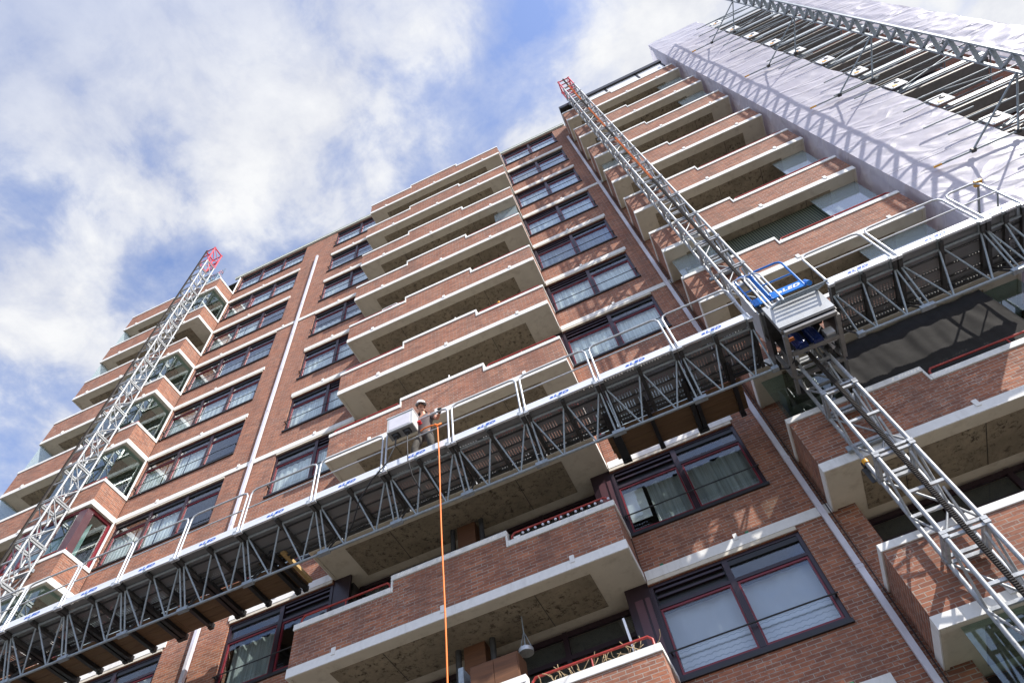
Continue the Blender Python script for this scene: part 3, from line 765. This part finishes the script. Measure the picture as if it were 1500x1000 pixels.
# timber infill between platform and wall on black telescopic beams
beams = [x for x in (-14.2,-13.45,-12.72,-12.6,-11.98,-11.3,-11.18,-10.58,-9.9,-9.78,-9.12,-8.45,-8.33,-7.7,-6.98,-6.8)] + [.42,.50,1.2,2.0,2.1,2.85]
for x in beams:
    PMB().box(x-.04, x+.04, YR-.45, -.36, ZD-.175, ZD-.085).box(x-.05, x+.05, -.44, -.355, ZD-.19, ZD-.07).build('support_beam', M['black'])
def planks(x0, x1, y0, y1, lab, z=ZD-.083):
    m = MB(); n = 4; wd = (y1-y0)/n
    cuts = [x0]
    while cuts[-1] < x1-3: cuts.append(cuts[-1]+random.uniform(2.2,2.9))
    cuts.append(x1)
    for i in range(n):
        for a, b in zip(cuts, cuts[1:]): m.box(a+.004-(0 if a>x0 else random.uniform(0,.05)), b-.004, y0+i*wd+.004, y0+(i+1)*wd-.004, z+.002*(i%2), z+.03+.002*(i%2))
    o = m.build('plank_floor', M['ply']); xf(o, (x0, y0, z)); return tag(o, lab, 'planks', 'plank infill floors between platform and wall')
planks(-14.6, -6.72, -1.20, -.42, 'long brown plank floor laid along the wall beneath the left half of the platform')
planks(.30, 3.0, -1.20, -.42, 'short brown plank floor under the platform beside the grey downpipe')
tb = MB().box(-6.70,-6.62,-1.5,-.45,ZD-.08,ZD+.0).box(-7.3,-6.62,-1.42,-1.34,ZD-.0,ZD+.06).obox((-6.9,-1.3,ZD+.02),(-6.4,-1.45,ZD+.10),.09,.04).build('timber_offcut', M['timber'])
xf(tb, (-6.7,-1.0,ZD)); tag(tb, 'pale timber lengths lying at the end of the long plank floor', 'timber')

# ------------------------------------------------------------------ control cabinet, cables and rope
cc = thing('control_cabinet', 'pale grey control cabinet with two sockets underneath hung on the platform rail', 'cabinet', (-3.4, -2.5, -21.88))
class CMB(PMB):
    def build(s, name, m, parent=None, bevel=0, org=(0,0,0)): return PMB.build(s, name, m, parent or cc, bevel, org)
CMB().box(-3.69,-3.11,-2.63,-2.39,-21.87,-21.44).build('housing', M['cabgrey'], bevel=.008)
CMB().box(-3.64,-3.17,-2.637,-2.631,-21.83,-21.49).build('door', M['pvc'], bevel=.002)
CMB().box(-3.70,-3.10,-2.645,-2.385,-21.439,-21.42).build('lid', M['alu'])
CMB().box(-3.68,-3.12,-2.62,-2.40,-21.885,-21.871).build('base_plate', M['grey'])
for x in (-3.54,-3.29):
    s_ = CMB().tube([(x,-2.5,-21.95),(x,-2.5,-21.886)], [.055,.07], 14); s_.box(x-.08,x+.08,-2.57,-2.43,-21.895,-21.886); s_.build('socket', M['rubber'])
o = MB().tube([(-3.54,-2.5,-21.95),(-3.56,-2.48,-22.15),(-3.75,-2.44,-22.5),(-4.1,-2.38,-22.75),(-4.45,-2.2,-22.95),(-4.75,-1.9,-23.15),(-5.1,-1.6,-23.2),(-5.6,-1.5,-23.1)], .014, 8).build('power_cable', M['rubber']); xf(o, (-3.54,-2.5,-22.6)); tag(o, 'black cable running sideways from the cabinet into the truss', 'cable')
o = MB().tube([(-3.29,-2.5,-21.95),(-3.285,-2.49,-22.4),(-3.29,-2.45,-22.7),(-3.27,-2.3,-23.0),(-3.2,-1.9,-23.3)], .012, 8).build('power_cable', M['rubber']); xf(o, (-3.29,-2.5,-22.6)); tag(o, 'grey cable dropping straight down from the cabinet socket', 'cable')
pts = [(-3.05,-2.40,-21.93),(-2.95,-2.42,-21.92),(-2.80,-2.42,-21.93),(-2.68,-2.41,-21.97)]
lp = MB().tube(pts, .016, 8)
lp.tube([(-2.68,-2.45,-22.02),(-2.72,-2.43,-21.95),(-2.66,-2.36,-21.93),(-2.60,-2.41,-21.97),(-2.63,-2.45,-22.03),(-2.68,-2.44,-22.06)], .018, 8)
n = 60
lp.tube([(-2.665+.006*math.sin(i*.33)+.03*math.sin(i*.052)+(i/n)*.02, -2.43+.003*math.sin(i*.43), -22.0-(i/n)*(abs(GROUND)-22.1)) for i in range(n+1)], .0135, 8)
o = lp.build('rope', M['orange']); xf(o, (-2.66,-2.43,-22)); tag(o, 'bright orange rope tied to the platform rail and hanging straight down', 'rope')

# ------------------------------------------------------------------ the worker
wk = thing('person', 'worker in white helmet and taupe shirt leaning over the platform rail, one hand raised', 'person', (-3.15, -2.10, ZD+.035))
WO = Vector((-3.15, -2.10, ZD+.035))
def skinned(name, m, chains, parent, sub=2):
    """chains: lists of (point, radius or (rx, ry)) joined where points coincide"""
    vs = []; rs = []; es = []; idx = {}
    def vid(p, r):
        k_ = tuple(round(c, 4) for c in p)
        if k_ not in idx: idx[k_] = len(vs); vs.append(p); rs.append(r if isinstance(r, tuple) else (r, r))
        return idx[k_]
    for ch in chains:
        ids = [vid(p, r) for p, r in ch]; es += list(zip(ids, ids[1:]))
    me = bpy.data.meshes.new(name); me.from_pydata(vs, es, []); me.materials.append(m)
    o = bpy.data.objects.new(name, me); col.objects.link(o); o.parent = parent
    sk = o.modifiers.new('Skin', 'SKIN'); sk.use_smooth_shade = True; sk.branch_smoothing = .6
    if not me.skin_vertices: return o
    for i, r in enumerate(rs): me.skin_vertices[0].data[i].radius = r
    me.skin_vertices[0].data[0].use_root = True
    sb = o.modifiers.new('Sub', 'SUBSURF'); sb.levels = sub; sb.render_levels = sub
    return o
pel = (.03,.03,.93); spn = (.045,.0,1.12); chs = (.05,-.04,1.30); nk0 = (.04,-.075,1.45); nk1 = (.035,-.10,1.52)
hd0 = (.03,-.13,1.575); hd1 = (.03,-.15,1.655); hd2 = (.03,-.14,1.73)
shL = (.23,-.05,1.38); shR = (-.135,-.06,1.37)            # image right arm is raised to the rail
elL = (.36,-.06,1.14); wrL = (.46,-.19,1.12); elR = (-.17,-.17,1.12); wrR = (.02,-.23,.98)
hpL = (.12,.02,.90); knL = (.22,-.10,.50); anL = (.20,.06,.10); toL = (.27,-.10,.045)
hpR = (-.06,.02,.90); knR = (-.16,-.06,.50); anR = (-.16,.02,.10); toR = (-.20,-.15,.045)
body = skinned('body', M['skin'], [
 [(pel,(.14,.11)),(spn,(.13,.10)),(chs,(.16,.11)),(nk0,.065),(nk1,.055),(hd0,(.068,.075)),(hd1,(.078,.095)),(hd2,(.07,.08))],
 [(chs,(.16,.11)),(shL,.062),(elL,.043),(wrL,.031)],[(chs,(.16,.11)),(shR,.062),(elR,.043),(wrR,.031)],
 [(pel,(.14,.11)),(hpL,.09),(knL,.06),(anL,.042),(toL,.035)],[(pel,(.14,.11)),(hpR,.09),(knR,.06),(anR,.042),(toR,.035)]], wk)
skinned('shirt', M['shirt'], [[((.03,.05,.78),(.175,.145)),(pel,(.178,.142)),(spn,(.172,.13)),(chs,(.205,.145)),(nk0,.088),((.036,-.098,1.53),.066)],
 [(chs,(.205,.145)),(shL,.088),((.315,-.055,1.22),.072)],[(chs,(.205,.145)),(shR,.088),((-.16,-.13,1.20),.07)]], wk)
skinned('trousers', M['trouser'], [[((.035,.01,1.02),(.15,.12)),(pel,(.16,.128))],
 [(pel,(.165,.13)),(hpL,.108),(knL,.082),((.205,.03,.16),.075)],[(pel,(.165,.13)),(hpR,.108),(knR,.082),((-.16,.01,.16),.075)]], wk)
for s_, an, to in (('l', anL, toL), ('r', anR, toR)):
    skinned('boot', M['rubber'], [[((an[0],an[1],.20),.062),(an,.062),(((an[0]+to[0])/2,(an[1]+to[1])/2,.06),.055),(to,.05)]], wk)
fwd = Vector((.30,-.78,-.42)).normalized(); rt = Vector((.93,.35,0)).normalized(); upv = fwd.cross(rt).normalized()
if upv.z < 0: upv = -upv
hc = Vector((.03,-.155,1.65))
# face: nose, ears, eyes, mouth and hair
face = MB()
nb = hc + fwd*.088 + upv*.0; face.tube([nb+upv*.03, nb+fwd*.018-upv*.012, nb-upv*.018], [.007,.014,.008], 8)
for s_ in (-1, 1): face.ball(hc+rt*(.083*s_)-upv*.0, (.014,.022,.03), 8, 6)
face.build('nose_and_ears', M['skin'], wk)
for s_ in (-1, 1): MB().ball(hc+fwd*.086+rt*(.03*s_)+upv*.022, (.012,.01,.008), 8, 6).build('eye', M['black'], wk)
MB().tube([hc+fwd*.088-upv*.048-rt*.022, hc+fwd*.094-upv*.05, hc+fwd*.088-upv*.048+rt*.022], .006, 6).build('mouth', M['redsash'], wk)
MB().ball(hc-fwd*.03+upv*.022, (.080,.084,.088), 14, 10).build('hair', M['rubber'], wk)
hm = MB(); nu = 20; vs = []
for j in range(9):
    t = j/8*math.pi/2
    for i in range(nu):
        a = 2*math.pi*i/nu; rr = math.cos(t)
        p = hc + upv*(.045+.105*math.sin(t)) + rt*(.108*rr*math.cos(a)) + fwd*(.128*rr*math.sin(a))
        vs.append(p)
hm._add(vs, [(j*nu+i, j*nu+(i+1)%nu, (j+1)*nu+(i+1)%nu, (j+1)*nu+i) for j in range(8) for i in range(nu)], True)
rim = []
for i in range(nu):
    a = 2*math.pi*i/nu; ex = .03 if math.sin(a) > .2 else .008
    rim.append(hc + upv*.038 + rt*((.108+ex)*math.cos(a)) + fwd*((.128+ex*1.4)*math.sin(a)))
hm._add(vs[:nu]+rim, [(i, (i+1)%nu, nu+(i+1)%nu, nu+i) for i in range(nu)], True)
hm.tube([hc+upv*.10+fwd*.118, hc+upv*.16, hc+upv*.10-fwd*.118], .008, 6)
hm.build('helmet', M['enamel'], wk)
MB().tube([hc+rt*.1+upv*.04, hc+rt*.075-upv*.05+fwd*.03, hc-upv*.105+fwd*.05, hc-rt*.075-upv*.05+fwd*.03, hc-rt*.1+upv*.04], .006, 6).build('chin_strap', M['rubber'], wk)
def hand(m, wr, grip, side):
    """palm and five fingers closed over a rail running along x at the point grip"""
    wr = Vector(wr); g = Vector(grip); d = (g - wr).normalized(); pl = wr.lerp(g, .62); ch = [[(tuple(wr),.034),(tuple(pl),(.042,.024))]]
    for i, (l, off) in enumerate(((.9,-.033),(1.0,-.011),(.95,.011),(.78,.033))):
        b0 = pl + Vector((off,-.018,.012)); b1 = b0 + Vector((0,-.045*l,.022)); b2 = b1 + Vector((0,-.022,-.030*l)); b3 = b2 + Vector((0,.02,-.022*l))
        ch.append([(tuple(pl),(.042,.024)),(tuple(b0),.0125),(tuple(b1),.011),(tuple(b2),.0105),(tuple(b3),.009)])
    t0 = pl + Vector((.045*side,.0,-.01)); t1 = t0 + Vector((.012*side,-.03,-.028)); t2 = t1 + Vector((-.012*side,-.028,-.012))
    ch.append([(tuple(pl),(.042,.024)),(tuple(t0),.014),(tuple(t1),.012),(tuple(t2),.010)])
    return skinned('glove', m, ch, wk)
gripL = Vector((-2.60,-2.36,ZD+1.12)) - WO; gripR = Vector((-3.06,-2.38,ZD+.92)) - WO
hand(M['glove'], wrL, gripL, -1); hand(M['redglove'], wrR, gripR, 1)

# ------------------------------------------------------------------ scaffold on the right with its sheeting
sf = thing('scaffold', 'tube scaffold with steel decks and tall lattice beam at the right', 'scaffold', (11.6, -1.0, GROUND))
class SMB(PMB):
    def build(s, name, m, parent=None, bevel=0, org=(0,0,0)): return PMB.build(s, name, m, parent or sf, bevel, org)
XS0, XS1, XG, XE = 8.60, 11.12, 13.88, 15.05; ZT = 2.2
for x in (8.72, 11.2, 13.78, 14.95):
    for y in (-1.02, -.22): SMB().tube([(x,y,GROUND),(x,y,ZT+.4)], .024, 8).build('standard', M['galv'])
lift = -24.0; k = 0
while lift < 2.0:
    d = SMB()
    for yy in (-.95, -.62): d.box(11.22, 13.76, yy, yy+.31, lift-.03, lift+.03)
    d.build('deck', M['grey'])
    SMB().box(11.22, 13.76, -1.075, -1.05, lift+.03, lift+.18).build('toe_board', M['galvd'])
    r = SMB()
    for dz in (.5, 1.0): r.tube([(10.6+.5*math.sin(k*2.1+dz), -1.13, lift+dz), (13.9, -1.13, lift+dz)], .024, 8)
    r.tube([(11.0,-1.06,lift-.08),(14.1,-1.06,lift-.08)], .024, 8).tube([(11.0,-.22,lift-.08),(14.1,-.22,lift-.08)], .024, 8)
    r.tube([(11.2,-1.15,lift-.08),(11.2,-.1,lift-.08)], .024, 8).tube([(13.78,-1.15,lift-.08),(13.78,-.1,lift-.08)], .024, 8)
    r.tube([(11.35,-1.12,lift+.05),(13.6,-1.12,lift+.95)] if k % 2 else [(11.35,-1.1,lift+1.1),(13.2,-1.12,lift+.5)], .018, 8)
    r.build('ledger', M['galvd'])
    pb = SMB().box(11.16, 11.62, -1.19, -1.165, lift+.12, lift+.62)
    pb.build('anchor_plate', M['enamel'], bevel=.004)
    SMB().box(11.25, 11.38, -1.20, -1.191, lift+.2, lift+.3).build('plate_sticker', M['yellow'])
    SMB().ball((11.47, -1.2, lift+.42), (.09,.012,.06), 10, 6).build('plate_clamp', M['darksteel'])
    SMB().tube([(10.2+.35*((k*37)%5)/5,-1.29,lift+.35),(11.4,-1.29,lift+.35)], .021, 8).build('stub_tube', M['galvd'])
    if k % 2: SMB().tube([(9.9+.3*((k*53)%4)/4,-1.32,lift+1.05),(11.35,-1.32,lift+1.05)], .021, 8).build('stub_tube', M['galvd'])
    lift += 2.0; k += 1
XB = 11.58
for y in (-2.30, -2.72): SMB().obox((XB,y,-27.0),(XB,y,2.6), .05, .06, (1,0,0)).build('beam_chord', M['galvd'])
lc = SMB(); z = -27.0; up = True
while z < 2.4:
    a, b = (-2.31, -2.71) if up else (-2.71, -2.31)
    lc.obox((XB,a,z),(XB,b,z+.36), .035, .105, (1,0,0)); z += .36; up = not up
lc.build('beam_lacing', M['galvd'])
for z in (-24.2, -18.70, -12.95, -8.1, -2.5):
    s_ = SMB().tube([(9.26,-1.27,z),(11.3,-1.27,z)], .024, 8)
    s_.tube([(10.14,-1.29,z),(XB,-2.30,z+.62)], .024, 8).tube([(11.14,-1.29,z),(XB,-2.30,z+.62)], .024, 8)
    s_.build('outrigger', M['galvd'])
    SMB().tube([(9.25,-1.27,z),(9.42,-1.27,z)], .026, 8).build('coupler', M['yellow'])
    SMB().box(10.09,10.19,-1.32,-1.23,z-.04,z+.05).box(11.09,11.19,-1.32,-1.23,z-.04,z+.05).build('clamp', M['darksteel'])
def sheet(x0, x1, y, z0, z1, nu, nv, seed, amp):
    def fn(u, v):
        x = x0+(x1-x0)*u; z = z0+(z1-z0)*v
        tie = abs(math.sin(math.pi*(z-z0)/2.0))
        n1 = noise.noise(Vector((x*.9+seed, z*.55, seed))); n2 = noise.noise(Vector((x*2.2+z*1.4, z*2.6-x*.8, seed+3)))
        n3 = 1-abs(noise.noise(Vector((x*.9+z*1.7, (z-x)*1.2, seed+9))))*2
        edge = min(u, 1-u)*6; e = min(1, edge)
        xw = x + (.10*noise.noise(Vector((z*1.3, seed, 0))) if u > .98 else 0)
        return (xw, y - (.02+amp*(1.0*n1*tie + .12*n2 + .45*n3)*e), z)
    return MB().grid(fn, nu, nv)
s1 = sheet(XS0, XS1, -1.13, -31, ZT, 50, 420, 2.0, .03)
def side(u, v):
    y = -1.13 + (1.05)*u; z = -31+(ZT+31)*v
    return (XS0 + .05*noise.noise(Vector((y*2.1, z*.7, 5)))*min(1,u*5) + .03*noise.noise(Vector((y*3+z*1.9, z*2.3, 8)))*min(1,u*5), y-.02*(1-u), z)
s1.grid(side, 16, 420)
o = s1.build('sheeting', M['sheet']); xf(o, (XS0,-1.1,-31)); tag(o, 'wide white plastic sheeting wrapped on the scaffold beside the balconies, in the lattice shadow', 'sheeting', 'white scaffold sheeting')
s2 = sheet(XG, XE, -1.13, -31, ZT+.5, 30, 420, 11.0, .06)
s2.grid(lambda u, v: (XE + .04*noise.noise(Vector((u*2, v*30, 3))), -1.15+(1.2)*u, -31+(ZT+31.5)*v), 8, 200)
o = s2.build('sheeting', M['sheet']); xf(o, (XG,-1.1,-31)); tag(o, 'narrow white plastic sheeting at the far end of the block beyond the lattice beam', 'sheeting', 'white scaffold sheeting')

# ------------------------------------------------------------------ things on the balconies
o = MB().grid(lambda u, v: (4.62+3.02*u, -.775-.035*noise.noise(Vector((u*6.5,v*.9,1)))-.02*noise.noise(Vector((u*17,v*2.5,4)))-.03*(1-v), -8*H-.02-.02*abs(math.sin(u*9.4))*v-1.75*(1-v)), 110, 24).build('shade_cloth', M['cloth'])
xf(o, (6.1,-.7,-24)); tag(o, 'black wavy shade cloth hanging below the platform behind the brick parapet', 'shade cloth')
o = MB().box(4.15, 7.35, -.50, -.46, -6*H-1.75, -6*H+.0).build('slat_blind', M['slat']); xf(o, (5.7,-.68,-18)); tag(o, 'green slatted blind hanging in the balcony above the blue gate', 'blind')
hl = thing('hanging_lamp', 'round grey hanging dish on three chains below the lowest cream soffit', 'lamp', (-2.2, -.3, -25.86))
for nm, mm, mt in (('dish', MB().tube([(0,0,-.02),(0,0,.05)], .125, 24).ball((0,0,.05), (.11,.11,.03), 20, 4, 0.0), M['galv']),):
    mm.build(nm, mt, hl)
ch = MB().tube([(0,0,.36),(0,0,.68)], .012, 6)
for i in range(3): a = i*2.094; ch.tube([(.11*math.cos(a),.11*math.sin(a),.04),(0,0,.38)], .006, 6)
ch.tube([(0,0,.05),(0,0,.36)], .008, 6); ch.build('chain', M['galvd'], hl)
o = thing('balcony_cabinet', 'weathered brown wooden cabinet on the lowest balcony under the hanging dish', 'cabinet', (-2.65,-.5,-10*H+.24))
MB().box(-.42,.42,-.16,.22,0,1.74).build('carcass', M['cabw'], o, bevel=.01)
MB().box(-.40,-.005,-.178,-.162,.05,1.70).build('door', M['cabw'], o); MB().box(.005,.40,-.178,-.162,.05,1.70).build('door', M['cabw'], o)
o = MB().box(-3.28,-3.20,-.62,-.30,-10*H+.24,-10*H+2.05).box(-3.285,-3.195,-.63,-.60,-10*H+.24,-10*H+2.06).build('grey_board', M['galvd']); xf(o, (-3.24,-.5,-10*H+.24)); tag(o, 'grey board edged in white leaning beside the brown wooden cabinet', 'board')
ls = thing('light_string', 'row of round white bulbs strung under the red rail above the shaded parapet', 'light string', (-1.0,-.9,-9*H+1.13))
MB().tube([(-.95,0,.02),(.95,0,.02)], .006, 6).build('cable', M['rubber'], ls)
bu = None
for i in range(14):
    if bu is None: bu = MB().ball((0,0,0), .026, 12, 8).build('bulb', M['bulb'], ls); q = bu
    else: q = bu.copy(); col.objects.link(q); q.parent = ls
    q.location = (-.74+i*.128+random.uniform(-.02,.02), -.03, .065+random.uniform(-.012,.012))
MB().box(-.93,-.80,-.03,.0,-.015,.045).build('battery_box', M['enamel'], ls)
vn = MB(); random.seed(11)
for i in range(46):
    x = -1.85+1.75*(i/46) + random.uniform(-.05,.05); p = Vector((x,-.86,-10*H+1.08)); pp = [tuple(p)]
    d = Vector((random.uniform(-.6,.6), random.uniform(-.3,.3), random.uniform(.1,1))).normalized()
    for s_ in range(4):
        d = (d + Vector((random.uniform(-.9,.9), random.uniform(-.5,.5), random.uniform(-.7,.5)))*.6).normalized(); p = p + d*random.uniform(.04,.09); pp.append(tuple(p))
    vn.tube(pp, .006, 5)
o = vn.build('dry_vine', M['twig']); xf(o, (-1,-.86,-10*H+1.08)); tag(o, 'bare dry twigs tangled under the orange red rail of the lowest balcony', 'plant')
o = MB().obox((-.42,-.55,-10*H+.9),(-.50,-.35,-10*H+2.05), .035, .06).build('spirit_level', M['printwhite']); xf(o, (-.45,-.5,-10*H+.9)); tag(o, 'pale upright pole leaning beside the aubergine panel behind the twigs', 'pole')
o = MB().ball((-1.35,-.90,-6*H+1.30), .05, 12, 8).build('ball', M['yellow']); xf(o, (-1.35,-.9,-6*H+1.26)); tag(o, 'small yellow ball on the red rail right of the middle balconies', 'ball')
wb = MB().tube([(-5.25,-.92,-5*H+1.07),(-5.25,-.92,-5*H+1.30),(-4.75,-.92,-5*H+1.32),(-4.7,-.92,-5*H+1.22)], .022, 6).box(-4.9,-4.6,-.95,-.88,-5*H+1.08,-5*H+1.2).build('planter_bracket', M['enamel']); xf(wb, (-5,-.92,-5*H+1.07)); tag(wb, 'white planter bracket on the coping at the step of a middle balcony', 'bracket')

for (x, k, lab) in ((-3.05, 7, 'short white stick standing on the raised coping just above the worker'), (-2.75, 6, 'short white stick standing on the raised coping two balconies above the worker')):
    o = MB().tube([(x, -.86, -k*H+1.33), (x, -.86, -k*H+1.62)], .02, 8).box(x-.03, x+.03, -.89, -.83, -k*H+1.325, -k*H+1.345).build('white_stick', M['enamel']); xf(o, (x, -.86, -k*H+1.33)); tag(o, lab, 'stick')

# ------------------------------------------------------------------ camera, light, sky
cam = bpy.data.cameras.new('Camera'); cam.sensor_width = 36; cam.lens = 993.115/1500*36; cam.clip_end = 3000
co = bpy.data.objects.new('Camera', cam); col.objects.link(co)
r = Vector((0.91034518, 0.39879853,-0.11059563)); d = Vector((-0.39485938, 0.75695972,-0.52067077)); f = Vector((-0.1239263, 0.51765985, 0.84656397))
co.matrix_world = Matrix(((r.x,-d.x,-f.x,.96287872),(r.y,-d.y,-f.y,-9.97480845),(r.z,-d.z,-f.z,-32.57861349),(0,0,0,1)))
bpy.context.scene.camera = co

SUN = Vector((2.0,-1.0,2.15)).normalized()
sl = bpy.data.lights.new('Sun', 'SUN'); sl.energy = 5.0; sl.angle = R_(.55); sl.color = (1,.945,.86)
so = bpy.data.objects.new('Sun', sl); col.objects.link(so); so.rotation_euler = (-SUN).to_track_quat('-Z','Y').to_euler()

wd = bpy.data.worlds.new('World'); bpy.context.scene.world = wd; wd.use_nodes = True; nt = wd.node_tree
bg = nt.nodes['Background']; bg.inputs['Strength'].default_value = .1
sky = N(nt, 'ShaderNodeTexSky', sky_type='NISHITA'); sky.sun_disc = False; sky.sun_elevation = math.asin(SUN.z); sky.sun_rotation = math.atan2(SUN.x, SUN.y)
sky.air_density = 1.0; sky.dust_density = .6; sky.ozone_density = 2.0
tc = N(nt, 'ShaderNodeTexCoord'); sp = N(nt, 'ShaderNodeSeparateXYZ'); nt.links.new(tc.outputs['Generated'], sp.inputs[0])
zz = N(nt, 'ShaderNodeMath', operation='MAXIMUM'); zz.inputs[1].default_value = .06; nt.links.new(sp.outputs[2], zz.inputs[0])
dv = [N(nt, 'ShaderNodeMath', operation='DIVIDE') for _ in range(2)]
for i in range(2): nt.links.new(sp.outputs[i], dv[i].inputs[0]); nt.links.new(zz.outputs[0], dv[i].inputs[1])
cb = N(nt, 'ShaderNodeCombineXYZ'); nt.links.new(dv[0].outputs[0], cb.inputs[0]); nt.links.new(dv[1].outputs[0], cb.inputs[1]); cb.inputs[2].default_value = 7.7
big = noise_f(nt, cb.outputs[0], 2.3, 7, .5, .15); fine = noise_f(nt, cb.outputs[0], 7.0, 10, .62, .2)
sm = N(nt, 'ShaderNodeMath', operation='MULTIPLY_ADD'); sm.inputs[1].default_value = .40; nt.links.new(fine, sm.inputs[0]); nt.links.new(big, sm.inputs[2])
cov0 = ramp(nt, sm.outputs[0], [(.505, .02), (.595, .36), (.665, .84), (.73, 1.0)])
# unseen sky behind the camera, towards the sun: cloud thinned to cut fill light
fr = N(nt, 'ShaderNodeMapRange', interpolation_type='SMOOTHSTEP'); fr.inputs[1].default_value = -.25; fr.inputs[2].default_value = .2; fr.inputs[3].default_value = .42; fr.inputs[4].default_value = 1.0
nt.links.new(sp.outputs[1], fr.inputs[0])
cv = N(nt, 'ShaderNodeMath', operation='MULTIPLY'); nt.links.new(cov0, cv.inputs[0]); nt.links.new(fr.outputs[0], cv.inputs[1]); cov = cv.outputs[0]
ccol = ramp(nt, fine, [(.35, (4.1,4.25,4.75)), (.65, (5.5,5.55,5.65))])
skyc = mix(nt, 1.0, sky.outputs[0], (1.85,1.72,1.85), 'MULTIPLY')
nt.links.new(mix(nt, cov, skyc, ccol), bg.inputs['Color'])

sc = bpy.context.scene
sc.view_settings.view_transform = 'Standard'; sc.view_settings.look = 'None'; sc.view_settings.gamma = 1; sc.view_settings.exposure = .8
sc.render.engine = 'CYCLES'; sc.cycles.max_bounces = 7; sc.cycles.transparent_max_bounces = 16; sc.cycles.use_denoising = True
